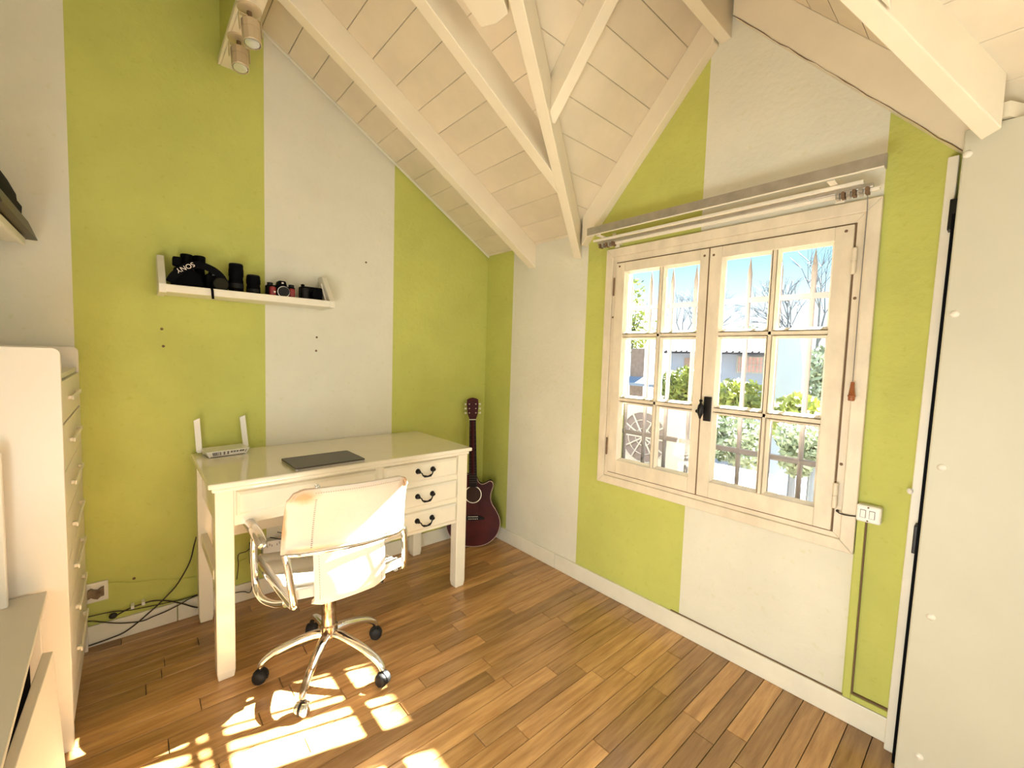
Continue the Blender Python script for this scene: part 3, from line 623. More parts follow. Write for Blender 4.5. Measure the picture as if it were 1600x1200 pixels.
# lower back panel that wraps down behind the seat
def low_pt(u, v):
    x = -1.327 + (u - 0.5) * 0.258; z = 0.60 - 0.225 * v; y = -0.928 - 0.022 * math.sin(v * PI * 0.6) + 0.03 * (v > 0.9) * (v - 0.9) * 10 + 0.012 * (2 * u - 1) ** 2
    if v > 0.85 and abs(u - 0.5) > 0.42: z += 0.012
    return (x, y, z)
mb = MB(); mb.sheet([[low_pt(i / 8, j / 12) for j in range(13)] for i in range(9)], 0.014); lowp = obj('lower_back_panel', mb, 'leather', ch, smooth=True)
mb = MB()
for s_ in (0, 1):
    for k in range(22):
        p = Vector(low_pt(0.06 if s_ == 0 else 0.94, 0.1 + 0.04 * k)) + Vector((0, -0.0082, 0)); mb.box(p.x - 0.0008, p.x + 0.0008, p.y - 0.001, p.y + 0.001, p.z - 0.002, p.z + 0.002)
obj('stitching', mb, 'stitch', lowp)['kind'] = 'stuff'
# seat sling with transverse ribs
def seat_pt(u, v):
    y = -0.925 + 0.44 * v; xc = -1.318 - 0.03 * v; x = xc + (u - 0.5) * 0.40
    z = 0.415 + 0.012 * v - 0.018 * math.sin(u * PI) + (0.010 * abs(math.sin(v * PI * 4.0)) - 0.005) - (0.03 * max(0, (v - 0.9) / 0.1))
    if v < 0.12: z += 0.03 * (0.12 - v) / 0.12
    return (x, y, z)
mb = MB(); mb.sheet([[seat_pt(i / 10, j / 32) for j in range(33)] for i in range(11)], 0.030); obj('seat', mb, 'leather', ch, smooth=True)
# chrome back bar
mb = MB(); mb.tube(curve([(-1.546, -0.928, 0.590), (-1.50, -0.948, 0.588), (-1.40, -0.962, 0.582), (-1.327, -0.966, 0.579), (-1.22, -0.960, 0.577), (-1.15, -0.946, 0.578), (-1.112, -0.926, 0.580)]), 0.0078, 10); obj('back_bar', mb, 'chrome', ch, smooth=True)
for s_ in (-1, 1):
    if s_ < 0:
        P = [(-1.546, -0.928, 0.590), (-1.541, -0.934, 0.56), (-1.530, -0.934, 0.48), (-1.520, -0.930, 0.415), (-1.520, -0.915, 0.398), (-1.524, -0.87, 0.398), (-1.54, -0.70, 0.408), (-1.555, -0.50, 0.420)]
        A_ = [(-1.528, -0.86, 0.385), (-1.548, -0.80, 0.362), (-1.566, -0.72, 0.345), (-1.574, -0.665, 0.348), (-1.578, -0.632, 0.375), (-1.580, -0.622, 0.43), (-1.582, -0.622, 0.50), (-1.582, -0.640, 0.565)]
        pad = [(-1.587, -0.475, 0.575), (-1.587, -0.50, 0.586), (-1.585, -0.58, 0.592), (-1.582, -0.66, 0.588), (-1.578, -0.72, 0.572), (-1.577, -0.745, 0.556)]
    else:
        P = [(-1.112, -0.926, 0.580), (-1.108, -0.924, 0.55), (-1.100, -0.915, 0.48), (-1.097, -0.905, 0.42), (-1.098, -0.890, 0.398), (-1.105, -0.85, 0.396), (-1.12, -0.70, 0.404), (-1.125, -0.50, 0.418)]
        A_ = [(-1.112, -0.86, 0.385), (-1.108, -0.80, 0.362), (-1.106, -0.72, 0.345), (-1.105, -0.665, 0.348), (-1.103, -0.632, 0.375), (-1.102, -0.622, 0.43), (-1.102, -0.622, 0.50), (-1.102, -0.640, 0.565)]
        pad = [(-1.102, -0.475, 0.575), (-1.102, -0.50, 0.586), (-1.102, -0.58, 0.592), (-1.102, -0.66, 0.588), (-1.102, -0.72, 0.572), (-1.102, -0.745, 0.556)]
    mb = MB(); mb.tube(curve(P, 5), 0.0125, 12); obj('side_frame', mb, 'chrome', ch, smooth=True)
    mb = MB(); mb.tube(curve(A_, 5), 0.013, 12); arm = obj('armrest', mb, 'chrome', ch, smooth=True)
    mb = MB(); pp = curve(pad, 5); nq = len(pp) - 1
    for q_ in range(0, 1): mb.tube([p + Vector((0, 0, 0.004)) for p in pp], [0.0205 * (max(0.0, 1 - abs(2 * k / nq - 1) ** 5) ** 0.5 * 0.75 + 0.25) for k in range(nq + 1)], 16)
    obj('arm_pad', mb, 'armpad', arm, smooth=True)
mb = MB(); mb.tube([(-1.525, -0.86, 0.392), (-1.345, -0.80, 0.375), (-1.105, -0.86, 0.392)], 0.009, 8); mb.box(-1.43, -1.25, -0.86, -0.66, 0.368, 0.386); obj('seat_plate', mb, 'iron', ch)
mb = MB(); mb.lathe((-1.345, -0.755, 0.135), (0, 0, 1), [(0, 0.030), (0.01, 0.034), (0.05, 0.033), (0.055, 0.0275), (0.235, 0.0265)], 22); obj('gas_column', mb, 'chrome_worn', ch, smooth=True)
mb = MB(); mb.tube([(-1.30, -0.74, 0.365), (-1.215, -0.81, 0.352), (-1.165, -0.86, 0.345)], [0.004, 0.004, 0.006], 8); obj('lever', mb, 'rubber', ch)
casters = [(-1.572, -0.671), (-1.495, -0.933), (-1.217, -0.976), (-1.122, -0.698), (-1.333, -0.495)]
hub = Vector((-1.345, -0.755, 0))
for i, (cx, cy) in enumerate(casters):
    c = Vector((cx, cy, 0)); d = (c - hub); L = d.length; d.normalize()
    pts = [hub + d * 0.02 + Vector((0, 0, 0.150)), hub + d * 0.06 + Vector((0, 0, 0.150)), hub + d * (L * 0.55) + Vector((0, 0, 0.132)), hub + d * (L * 0.8) + Vector((0, 0, 0.108)), hub + d * (L * 0.95) + Vector((0, 0, 0.082)), c + Vector((0, 0, 0.062))]
    mb = MB(); mb.tube(curve(pts, 4), [0.019 - 0.0075 * k / 20 for k in range(21)], 12); obj('base_leg', mb, 'chrome_worn' if i in (1,) else 'chrome', ch, smooth=True)
    th = [0.9, 2.3, 0.4, 1.2, 2.6][i]; w = Vector((math.cos(th), math.sin(th), 0)); f = Vector((-w.y, w.x, 0))
    cc = c + Vector((0, 0, 0.0255)); mb = MB(); mb.lathe(c + Vector((0, 0, 0.03)), (0, 0, 1), [(0, 0.006), (0.034, 0.006)], 8)
    hood = [cc + f * (0.028 * math.cos(a)) + Vector((0, 0, 0.028 * math.sin(a))) for a in [math.radians(q) for q in range(-15, 196, 21)]]
    mb.prism([h - w * 0.0035 for h in hood], w * 0.007); cs = obj('caster', mb, 'rubber', ch)
    for s_ in (-1, 1):
        mb = MB(); mb.lathe(cc + w * (0.005 * s_), w * s_, [(0, 0.0252), (0.010, 0.0252), (0.016, 0.022), (0.019, 0.014), (0.020, 0.004)], 22); obj('wheel', mb, 'chrome' if i == 1 else 'rubber', cs, smooth=True)

# ------------------------------------------------------------------ guitar in the corner
G0 = Vector((-0.235, -0.225, 0.002)); gt = thing('acoustic_guitar', 'dark red cutaway acoustic guitar leaning in the corner beside the desk', 'guitar', G0)
up = (Vector((-0.145, -0.062, 0.985)) - Vector((-0.21, -0.20, 0))).normalized(); side = Vector((0.766, -0.643, 0)).normalized(); side = (side - up * side.dot(up)).normalized(); fr = side.cross(up).normalized()
if fr.dot(Vector((-1, -1, 0))) < 0: fr = -fr
def GP(s_, h, d=0.0): return G0 + side * s_ + up * h + fr * d
outline = [(0.0, 0.004), (0.06, 0.010), (0.115, 0.035), (0.158, 0.080), (0.178, 0.135), (0.176, 0.185), (0.155, 0.235), (0.130, 0.275), (0.118, 0.310), (0.119, 0.345), (0.128, 0.375), (0.136, 0.402), (0.131, 0.424), (0.112, 0.432), (0.085, 0.418), (0.060, 0.412), (0.038, 0.425), (0.026, 0.45),
           (0.012, 0.472), (-0.02, 0.478), (-0.06, 0.478), (-0.10, 0.462), (-0.128, 0.425), (-0.132, 0.385), (-0.122, 0.345), (-0.116, 0.310), (-0.128, 0.272), (-0.152, 0.235), (-0.174, 0.185), (-0.178, 0.135), (-0.158, 0.080), (-0.115, 0.035), (-0.06, 0.010)]
ol = curve([(a, b_, 0) for a, b_ in outline + [outline[0]]], 3)[:-1]
mb = MB(); mb.prism([GP(p.x, p.y, -0.085) for p in ol], fr * 0.085); body = obj('body', mb, 'burst', gt)
mb = MB(); mb.tube([GP(p.x, p.y, 0.0) for p in ol] + [GP(ol[0].x, ol[0].y, 0.0)], 0.0022, 6); obj('binding', mb, 'binding', body)
mb = MB(); n = 28; a_ = [mb.b.verts.new(GP(0.058 * math.cos(2 * PI * k / n), 0.345 + 0.058 * math.sin(2 * PI * k / n), 0.0012)) for k in range(n)]; b2 = [mb.b.verts.new(GP(0.052 * math.cos(2 * PI * k / n), 0.345 + 0.052 * math.sin(2 * PI * k / n), 0.0012)) for k in range(n)]; mb.bridge(a_, b2); obj('rosette', mb, 'pearl', body)
mb = MB(); mb.prism([GP(0.050 * math.cos(2 * PI * k / n), 0.345 + 0.050 * math.sin(2 * PI * k / n), 0.0) for k in range(n)], fr * 0.0008); obj('sound_hole', mb, 'hole', body)
mb = MB(); mb.prism([GP(a, b_, 0) for a, b_ in [(-0.075, 0.182), (-0.03, 0.176), (0.03, 0.176), (0.075, 0.182), (0.075, 0.192), (0.03, 0.208), (-0.03, 0.208), (-0.075, 0.192)]], fr * 0.008); br = obj('bridge', mb, 'neck', body, bev=0.002)
mb = MB(); mb.prism([GP(a, b_, 0.008) for a, b_ in [(-0.033, 0.199), (0.033, 0.199), (0.033, 0.202), (-0.033, 0.202)]], fr * 0.003)
for k in range(6): mb.lathe(GP(-0.028 + k * 0.0112, 0.186, 0.008), fr, [(0, 0.003), (0.003, 0.003)], 8)
obj('saddle', mb, 'pearl', br)
mb = MB(); mb.prism([GP(a, b_, 0.0) for a, b_ in [(-0.028, 0.395), (0.028, 0.395), (0.0215, 0.845), (-0.0215, 0.845)]], fr * 0.010); nk = obj('fretboard', mb, 'neck', gt)
mb = MB(); mb.tube([GP(0, 0.46, -0.012), GP(0, 0.50, -0.006), GP(0, 0.84, -0.002)], [0.020, 0.021, 0.018], 10); obj('neck', mb, 'headst', gt, smooth=True)
mb = MB()
for k in range(1, 19):
    h = 0.845 - 0.65 * (1 - 2 ** (-k / 12)); w_ = 0.0215 + 0.0065 * (0.845 - h) / 0.45
    mb.prism([GP(-w_, h, 0.010), GP(w_, h, 0.010), GP(w_, h + 0.0012, 0.010), GP(-w_, h + 0.0012, 0.010)], fr * 0.0008)
obj('frets', mb, 'string', nk)['kind'] = 'stuff'
mb = MB()
for k in (3, 5, 7, 9, 12):
    h = 0.845 - 0.65 * (1 - 2 ** (-(k - 0.5) / 12)); mb.lathe(GP(0, h, 0.010), fr, [(0, 0.0035), (0.0008, 0.0035)], 10)
obj('fret_dots', mb, 'pearl', nk)['kind'] = 'stuff'
mb = MB(); mb.prism([GP(a, b_, 0.0) for a, b_ in [(-0.0225, 0.845), (0.0225, 0.845), (0.0225, 0.850), (-0.0225, 0.850)]], fr * 0.013); obj('nut', mb, 'pearl', gt)
hs = [(-0.022, 0.85), (0.022, 0.85), (0.034, 0.885), (0.040, 0.95), (0.038, 0.985), (0.024, 0.992), (0.0, 0.998), (-0.024, 0.992), (-0.038, 0.985), (-0.040, 0.95), (-0.034, 0.885)]
mb = MB(); mb.prism([GP(a, b_, -0.012) for a, b_ in hs], fr * 0.014); hd = obj('headstock', mb, 'headst', gt, bev=0.002)
for s_ in (-1, 1):
    for k in range(3):
        h = 0.893 + k * 0.03; mb = MB(); mb.sphere(GP(s_ * 0.050, h, -0.008), 0.0065, (1, 1, 1.3)); mb.tube([GP(s_ * 0.03, h, -0.008), GP(s_ * 0.047, h, -0.008)], 0.002, 6); mb.lathe(GP(s_ * 0.022, h, 0.002), fr, [(0, 0.004), (0.005, 0.003)], 8); obj('tuning_peg', mb, 'pearl', hd, smooth=True)
mb = MB()
for k in range(6): mb.tube([GP(-0.028 + k * 0.0112, 0.200, 0.012), GP(-0.017 + k * 0.0068, 0.848, 0.0135)], 0.0003, 4)
obj('strings', mb, 'string', gt)['kind'] = 'stuff'

# ------------------------------------------------------------------ wall shelf over the desk
sh = thing('wall_shelf', 'white wall shelf with end brackets carrying cameras above the desk', 'shelf', (-1.48, -0.09, 1.5))
mb = MB(); mb.box(-1.822, -1.142, -0.180, -0.002, 1.500, 1.518); obj('board', mb, 'base', sh, bev=0.003)
mb = MB(); mb.box(-1.822, -1.142, -0.186, -0.174, 1.500, 1.532); obj('front_lip', mb, 'base', sh, bev=0.003)
for x0, x1 in ((-1.831, -1.806), (-1.156, -1.131)):
    mb = MB(); mb.prism([(x0, 0, 1.496), (x0, -0.188, 1.496), (x0, -0.188, 1.532), (x0, -0.060, 1.665), (x0, -0.035, 1.668), (x0, 0, 1.668)], (x1 - x0, 0, 0)); obj('end_bracket', mb, 'base', sh, bev=0.003)
ZS = 1.5181
# camera bag with strap
t = thing('camera_bag', 'black camera bag with a lettered strap at the left end of the shelf', 'camera bag', (-1.71, -0.09, ZS))
mb = MB(); mb.sheet([[(-1.790 + 0.118 * i / 6 + 0.012 * (j / 6) * (1 - i / 3), -0.124, ZS + 0.010 + (0.105 - 0.012 * abs(i - 2)) * j / 6) for j in range(7)] for i in range(7)], lambda i, j: 0.070 - 0.025 * (j / 6) - 0.02 * abs(i - 3) / 3); obj('bag', mb, 'black', t, smooth=True, bev=0.004)
mb = MB(); mb.box(-1.782, -1.752, -0.142, -0.105, ZS + 0.10, ZS + 0.138); obj('flap', mb, 'black', t, bev=0.006)
sp0 = [(-1.795, -0.150, 1.545), (-1.780, -0.162, 1.575), (-1.745, -0.166, 1.610), (-1.700, -0.164, 1.630), (-1.655, -0.160, 1.622), (-1.62, -0.155, 1.60), (-1.60, -0.155, 1.57)]
sc_ = curve(sp0, 6); gr = []
for k, p in enumerate(sc_):
    q = sc_[min(k + 1, len(sc_) - 1)] - sc_[max(k - 1, 0)]; nn = Vector((-q.z, 0, q.x)).normalized(); gr.append([p - nn * 0.016, p, p + nn * 0.013])
mb = MB(); mb.sheet(gr, 0.004); obj('strap', mb, 'black', t, smooth=True)
mb = MB(); mb.tube(curve([(-1.652, -0.185, 1.53), (-1.651, -0.192, 1.522), (-1.650, -0.193, 1.50), (-1.649, -0.193, 1.487)]), 0.005, 8); obj('strap_end', mb, 'black', t)
fc_ = bpy.data.curves.new('t', 'FONT'); fc_.body = 'SONY'; fc_.size = 0.027; fc_.extrude = 0.0006; fc_.align_x = 'CENTER'; fc_.align_y = 'CENTER'
fo = bpy.data.objects.new('t', fc_); C.objects.link(fo); bpy.context.view_layer.update()
me = bpy.data.meshes.new_from_object(fo.evaluated_get(bpy.context.evaluated_depsgraph_get())); bpy.data.objects.remove(fo); bpy.data.curves.remove(fc_)
me.materials.clear(); me.materials.append(M['lettering'])
lo = bpy.data.objects.new('strap_lettering', me); C.objects.link(lo); lo.parent = t
# letters stand on the wall-parallel strap, upside down (the strap is flipped), climbing to the right
a = math.radians(33); rm = Matrix.Rotation(a + PI, 4, Vector((0, -1, 0))) @ Matrix.Rotation(PI / 2, 4, 'X')
rm = Matrix.Rotation(-a + PI, 4, 'Y') @ Matrix.Rotation(PI / 2, 4, 'X')
lo.matrix_local = Matrix.Translation(Vector((-1.742, -0.1705, 1.610)) - t.location) @ rm
# binoculars standing upright
t = thing('binoculars', 'black binoculars standing upright behind the camera bag strap', 'binoculars', (-1.70, -0.06, ZS))
for x_ in (-1.728, -1.682):
    mb = MB(); mb.lathe((x_, -0.055, ZS + 0.001), (0, 0, 1), [(0, 0.026), (0.05, 0.026), (0.09, 0.020), (0.115, 0.019), (0.118, 0.023), (0.162, 0.023), (0.165, 0.019)], 20); obj('barrel', mb, 'black', t, smooth=True)
mb = MB(); mb.lathe((-1.705, -0.055, ZS + 0.05), (0, 0, 1), [(0, 0.008), (0.075, 0.008)], 10); obj('focus_wheel', mb, 'rubber', t)
t = thing('camera', 'black compact camera with its round lens cap facing out, beside the lettered strap', 'camera', (-1.625, -0.10, ZS), 'cameras on the shelf')
mb = MB(); mb.box(-1.665, -1.590, -0.115, -0.06, ZS + 0.0005, ZS + 0.085); mb.prism([(-1.655, -0.115, ZS + 0.085), (-1.615, -0.115, ZS + 0.085), (-1.622, -0.115, ZS + 0.108), (-1.648, -0.115, ZS + 0.108)], (0, 0.045, 0)); obj('body', mb, 'black', t, bev=0.006)
mb = MB(); mb.lathe((-1.617, -0.115, ZS + 0.040), (0.05, -1, 0), [(0, 0.033), (0.04, 0.033), (0.042, 0.031), (0.043, 0.030)], 28); ln = obj('lens', mb, 'black', t, smooth=True)
mb = MB(); mb.lathe((-1.6148, -0.1582, ZS + 0.040), (0.05, -1, 0), [(0, 0.027), (0.001, 0.027)], 28); obj('lens_cap', mb, 'lens_glass', ln)
mb = MB(); mb.box(-1.642, -1.618, -0.117, -0.115, ZS + 0.080, ZS + 0.084); obj('badge', mb, 'silver', t)
for x_, r, h, y_, lab in ((-1.548, 0.030, 0.142, -0.095, 'tall black camera lens standing upright on the shelf'), (-1.478, 0.0295, 0.100, -0.095, 'shorter black camera lens standing between the tall lens and the red camera')):
    t = thing('camera_lens', lab, 'lens', (x_, y_, ZS), 'lenses on the shelf')
    mb = MB(); mb.lathe((x_, y_, ZS + 0.0005), (0, 0, 1), [(0, r * 0.92), (0.004, r * 0.98), (h * 0.5, r * 0.98), (h * 0.52, r * 0.93), (h * 0.62, r * 0.93), (h * 0.64, r), (h * 0.85, r), (h * 0.87, r * 0.96), (h, r * 0.96)], 26); obj('barrel', mb, 'black', t, smooth=True)
    mb = MB(); mb.lathe((x_, y_, ZS + h + 0.0005), (0, 0, 1), [(0, r * 0.9), (0.005, r * 0.9), (0.006, r * 0.8)], 26); obj('cap', mb, 'rubber', t, smooth=True)
    mb = MB(); mb.lathe((x_, y_, ZS + h * 0.25), (0, 0, 1), [(0, r * 1.01), (h * 0.15, r * 1.01)], 26); obj('grip_ring', mb, 'rubber', t)
t = thing('camera', 'black film camera with dark red grips and a silver lens ring on the shelf', 'camera', (-1.365, -0.11, ZS), 'cameras on the shelf')
mb = MB(); mb.box(-1.428, -1.302, -0.125, -0.085, ZS + 0.0005, ZS + 0.068); mb.prism([(-1.385, -0.135, ZS + 0.066), (-1.340, -0.135, ZS + 0.066), (-1.347, -0.135, ZS + 0.092), (-1.378, -0.135, ZS + 0.092)], (0, 0.05, 0)); obj('body', mb, 'black', t, bev=0.005)
mb = MB(); mb.box(-1.419, -1.390, -0.143, -0.125, ZS + 0.004, ZS + 0.060); obj('grip', mb, 'redcam', t, bev=0.008)
mb = MB(); mb.box(-1.334, -1.306, -0.143, -0.125, ZS + 0.006, ZS + 0.060); obj('grip', mb, 'redcam', t, bev=0.008)
mb = MB(); mb.lathe((-1.360, -0.125, ZS + 0.038), (0, -1, 0), [(0, 0.026), (0.02, 0.026), (0.022, 0.024), (0.035, 0.023)], 24); ln = obj('lens', mb, 'rubber', t, smooth=True)
mb = MB(); mb.lathe((-1.360, -0.146, ZS + 0.038), (0, -1, 0), [(0, 0.0272), (0.0015, 0.0272), (0.0016, 0.0262)], 24); obj('lens_ring', mb, 'silver', ln)
mb = MB(); mb.box(-1.402, -1.394, -0.145, -0.1435, ZS + 0.030, ZS + 0.038); obj('badge', mb, 'lettering', t)
mb = MB(); mb.box(-1.366, -1.357, -0.137, -0.1352, ZS + 0.078, ZS + 0.084); obj('badge', mb, 'lettering', t)
for x_ in (-1.41, -1.40 + 0.085):
    mb = MB(); mb.lathe((x_, -0.105, ZS + 0.068), (0, 0, 1), [(0, 0.013), (0.012, 0.013), (0.013, 0.010)], 14); obj('dial', mb, 'rubber', t)
t = thing('camera', 'black digital camera with hand grip at the right end of the shelf', 'camera', (-1.22, -0.10, ZS), 'cameras on the shelf')
mb = MB(); mb.box(-1.272, -1.170, -0.118, -0.065, ZS + 0.0005, ZS + 0.082); mb.lathe((-1.258, -0.09, ZS + 0.082), (0, 0, 1), [(0, 0.010), (0.012, 0.010)], 12); obj('body', mb, 'black', t, bev=0.009)
mb = MB(); mb.box(-1.270, -1.240, -0.138, -0.110, ZS + 0.003, ZS + 0.072); obj('hand_grip', mb, 'rubber', t, bev=0.01)
mb = MB(); mb.lathe((-1.205, -0.118, ZS + 0.04), (0.1, -1, 0), [(0, 0.026), (0.025, 0.025), (0.026, 0.02)], 22); obj('lens', mb, 'black', t, smooth=True)
mb = MB(); mb.box(-1.176, -1.173, -0.12, -0.115, ZS + 0.04, ZS + 0.045); obj('button', mb, 'silver', t)
t = thing('booklet', 'thin white booklet leaning against the right end bracket of the shelf', 'booklet', (-1.16, -0.12, ZS))
mb = MB(); mb.prism([(-1.1665, -0.160, ZS + 0.001), (-1.1585, -0.160, ZS + 0.001), (-1.1575, -0.075, ZS + 0.11), (-1.1655, -0.075, ZS + 0.11), ], (0, 0.02, 0)); obj('cover', mb, 'plastic', t)

# ------------------------------------------------------------------ spotlights on the tie beam
for x_, y_, dx, dy, lab in ((-1.556, -0.478, 0.006, -0.022, 'brass coloured ceiling spotlight, upper of the two on the beam'), (-1.556, -0.262, 0.0, -0.034, 'brass coloured ceiling spotlight, lower of the two nearer the wall')):
    t = thing('spotlight', lab, 'spotlight', (x_, y_, 2.571), 'spotlights under the beam')
    mb = MB(); mb.lathe((x_, y_, 2.571), (0, 0, -1), [(0, 0.042), (0.006, 0.041), (0.010, 0.034), (0.012, 0.012)], 22); obj('base', mb, 'bracket', t, smooth=True)
    ax = Vector((dx, dy, -0.13)).normalized(); p0 = Vector((x_, y_, 2.571)) - Vector((0, 0, 0.012))
    mb = MB(); mb.tube([p0, p0 + ax * 0.022], 0.009, 10); obj('swivel', mb, 'edge_dark', t)
    mb = MB()
    for s_ in (-1, 1): mb.prism([p0 + ax * 0.018 + Vector((s_ * 0.0355, -0.008, 0)), p0 + ax * 0.018 + Vector((s_ * 0.0355, 0.008, 0)), p0 + ax * 0.085 + Vector((s_ * 0.0355, 0.008, 0)), p0 + ax * 0.085 + Vector((s_ * 0.0355, -0.008, 0))], (0.0025 * s_, 0, 0))
    mb.box(p0.x - 0.037, p0.x + 0.037, p0.y - 0.008, p0.y + 0.008, p0.z - 0.021, p0.z - 0.018); obj('yoke', mb, 'bracket', t)['kind'] = 'stuff'
    q0 = p0 + ax * 0.040
    mb = MB(); mb.lathe(q0, ax, [(0, 0.020), (0.003, 0.0325), (0.034, 0.0325), (0.0342, 0.0312), (0.0362, 0.0312), (0.0364, 0.0325), (0.084, 0.0325), (0.0855, 0.031), (0.086, 0.0290), (0.078, 0.0285)], 12); sp = obj('lamp_head', mb, 'bracket', t)
    mb = MB(); mb.lathe(q0, ax, [(0.0775, 0.0288), (0.0800, 0.0286), (0.0802, 0.0270)], 24); obj('rim', mb, 'iron', sp)
    mb = MB(); mb.lathe(q0, ax, [(0.0805, 0.0262), (0.0838, 0.0255), (0.0848, 0.016), (0.0850, 0.004)], 20); obj('bulb', mb, 'bulb', sp, smooth=True)

# ------------------------------------------------------------------ left wall shelf and what is on it
t = thing('wall_shelf', 'white shelf on the left wall, its end just inside the frame', 'shelf', (-2.3, -0.5, 1.63))
mb = MB(); mb.prism([(XL, -0.135, 1.632), (-2.203, -0.135, 1.628), (-2.203, -0.135, 1.643), (XL, -0.135, 1.652)], (0, -0.75, 0)); obj('board', mb, 'base', t, bev=0.003)
mb = MB(); mb.box(-2.209, -2.196, -0.885, -0.130, 1.622, 1.648); obj('front_lip', mb, 'base', t, bev=0.003)
tag(obj('flat_box', MB().prism([(-2.385, -0.06, 1.6535), (-2.172, -0.06, 1.6535), (-2.196, -0.06, 1.722), (-2.385, -0.06, 1.712)], (0, -0.60, 0)), 'olive', bev=0.003), 'flat dark olive box lying on the left wall shelf', 'box')
t = thing('camera_bag', 'black soft camera bag heaped on the flat box at the far left', 'bag', (-2.3, -0.3, 1.725))
mb = MB(); prof = [(-2.39, 1.724), (-2.205, 1.724), (-2.203, 1.76), (-2.214, 1.775), (-2.216, 1.80), (-2.235, 1.845), (-2.265, 1.885), (-2.30, 1.905), (-2.39, 1.915)]
mb.prism([(a, -0.10, b_) for a, b_ in prof], (0, -0.45, 0)); obj('bag', mb, 'black', t, bev=0.012)
for k in range(3):
    mb = MB(); mb.tube(curve([(-2.215 - 0.02 * k, -0.09, 1.76), (-2.235 - 0.02 * k, -0.085, 1.80), (-2.25 - 0.03 * k, -0.09, 1.86)]), 0.006, 8); obj('strap', mb, 'rubber', t)

# ------------------------------------------------------------------ tall chest of drawers
cd = thing('chest_of_drawers', 'tall white chest of drawers with raised rounded side panels in the left corner', 'chest of drawers', (-2.23, -0.32, 0))
def side_panel(y0, y1):
    m_ = MB(); P = [(-2.385, 0.0), (-2.078, 0.0), (-2.078, 1.245)] + [(-2.078 - 0.018 + 0.018 * math.cos(math.radians(a)), 1.245 + 0.018 * math.sin(math.radians(a))) for a in (20, 45, 70, 90)] + [(-2.385, 1.266)]
    m_.prism([(x_, y0, z_) for x_, z_ in P], (0, y1 - y0, 0)); return obj('side_panel', m_, 'white', cd, bev=0.002)
side_panel(-0.622, -0.604); side_panel(-0.045, -0.027)
mb = MB(); mb.box(-2.385, -2.085, -0.604, -0.045, 1.165, 1.183); obj('top_board', mb, 'white', cd, bev=0.002)
mb = MB(); mb.box(-2.385, -2.375, -0.604, -0.045, 0.0, 1.183); mb.box(-2.375, -2.10, -0.604, -0.045, 0.07, 0.085); obj('back_panel', mb, 'white', cd)
mb = MB(); mb.box(-2.105, -2.09, -0.604, -0.045, 0.0, 0.075); obj('plinth', mb, 'white', cd)
zj = [1.163, 1.028, 0.884, 0.742, 0.60, 0.455, 0.31, 0.165, 0.078][:]
for k in range(8):
    z1, z0 = zj[k], zj[k + 1]; gp = 0.006 if k == 0 else 0.002
    mb = MB(); mb.box(-2.094, -2.078, -0.602, -0.047, z0 + gp, z1 - 0.001); mb.box(-2.36, -2.094, -0.59, -0.06, z0 + 0.012, z1 - 0.012); dr = obj('drawer', mb, 'white', cd, bev=0.0015)
    if z1 - z0 > 0.1:
        zc = (z0 + z1) / 2 + 0.005
        h = MB(); h.box(-2.068, -2.063, -0.47, -0.18, zc - 0.007, zc + 0.007); h.box(-2.078, -2.066, -0.46, -0.445, zc - 0.006, zc + 0.006); h.box(-2.078, -2.066, -0.205, -0.19, zc - 0.006, zc + 0.006); obj('handle', h, 'base', dr, bev=0.002)

# ------------------------------------------------------------------ low cabinet at the left edge, its door ajar
lc = thing('low_cabinet', 'low white cabinet with grey-beige top and a door ajar, in front of the tall chest', 'cabinet', (-2.23, -1.1, 0))
mb = MB(); mb.prism([(-2.385, -0.640, 0.525), (-2.121, -0.640, 0.525), (-2.098, -1.60, 0.525), (-2.385, -1.60, 0.525)], (0, 0, 0.016)); obj('cabinet_top', mb, 'greywhite', lc, bev=0.0015)
mb = MB(); mb.box(-2.385, -2.135, -0.665, -0.647, 0.0, 0.525); obj('side_panel', mb, 'white', lc, bev=0.001)
mb = MB(); mb.box(-2.385, -2.13, -1.59, -1.57, 0.0, 0.525); obj('side_panel', mb, 'white', lc, bev=0.001)
mb = MB(); mb.box(-2.385, -2.375, -1.57, -0.665, 0.0, 0.525); mb.box(-2.375, -2.14, -1.57, -0.665, 0.04, 0.056); obj('back_and_floor', mb, 'white', lc)
mb = MB(); mb.box(-2.30, -2.29, -1.56, -0.668, 0.06, 0.52); mb.box(-2.29, -2.158, -0.672, -0.668, 0.06, 0.52); obj('cabinet_shade_sheet', mb, 'black', lc)  # black sheets that paint the shade inside the cabinet
# the door hangs from the near side; its free far edge stands out, leaning down and out
mb = MB()
A = [(-2.113, -0.838, 0.455), (-2.092, -0.845, 0.455), (-2.096, -1.52, 0.512), (-2.114, -1.52, 0.512)]; B = [(-2.104, -0.760, 0.03), (-2.084, -0.760, 0.03), (-2.098, -1.52, 0.03), (-2.114, -1.52, 0.03)]
Av = [mb.b.verts.new(p) for p in A]; Bv = [mb.b.verts.new(p) for p in B]; mb.face(Av); mb.face(Bv[::-1])
for i in range(4): mb.face([Av[i], Av[(i + 1) % 4], Bv[(i + 1) % 4], Bv[i]])
obj('door', mb, 'white', lc, bev=0.002)
tag(obj('white_panel', MB().box(-2.39, -2.190, -0.700, -0.682, 0.5415, 0.98), 'white', bev=0.003), 'upright white panel standing on the low cabinet against the tall chest', 'panel')

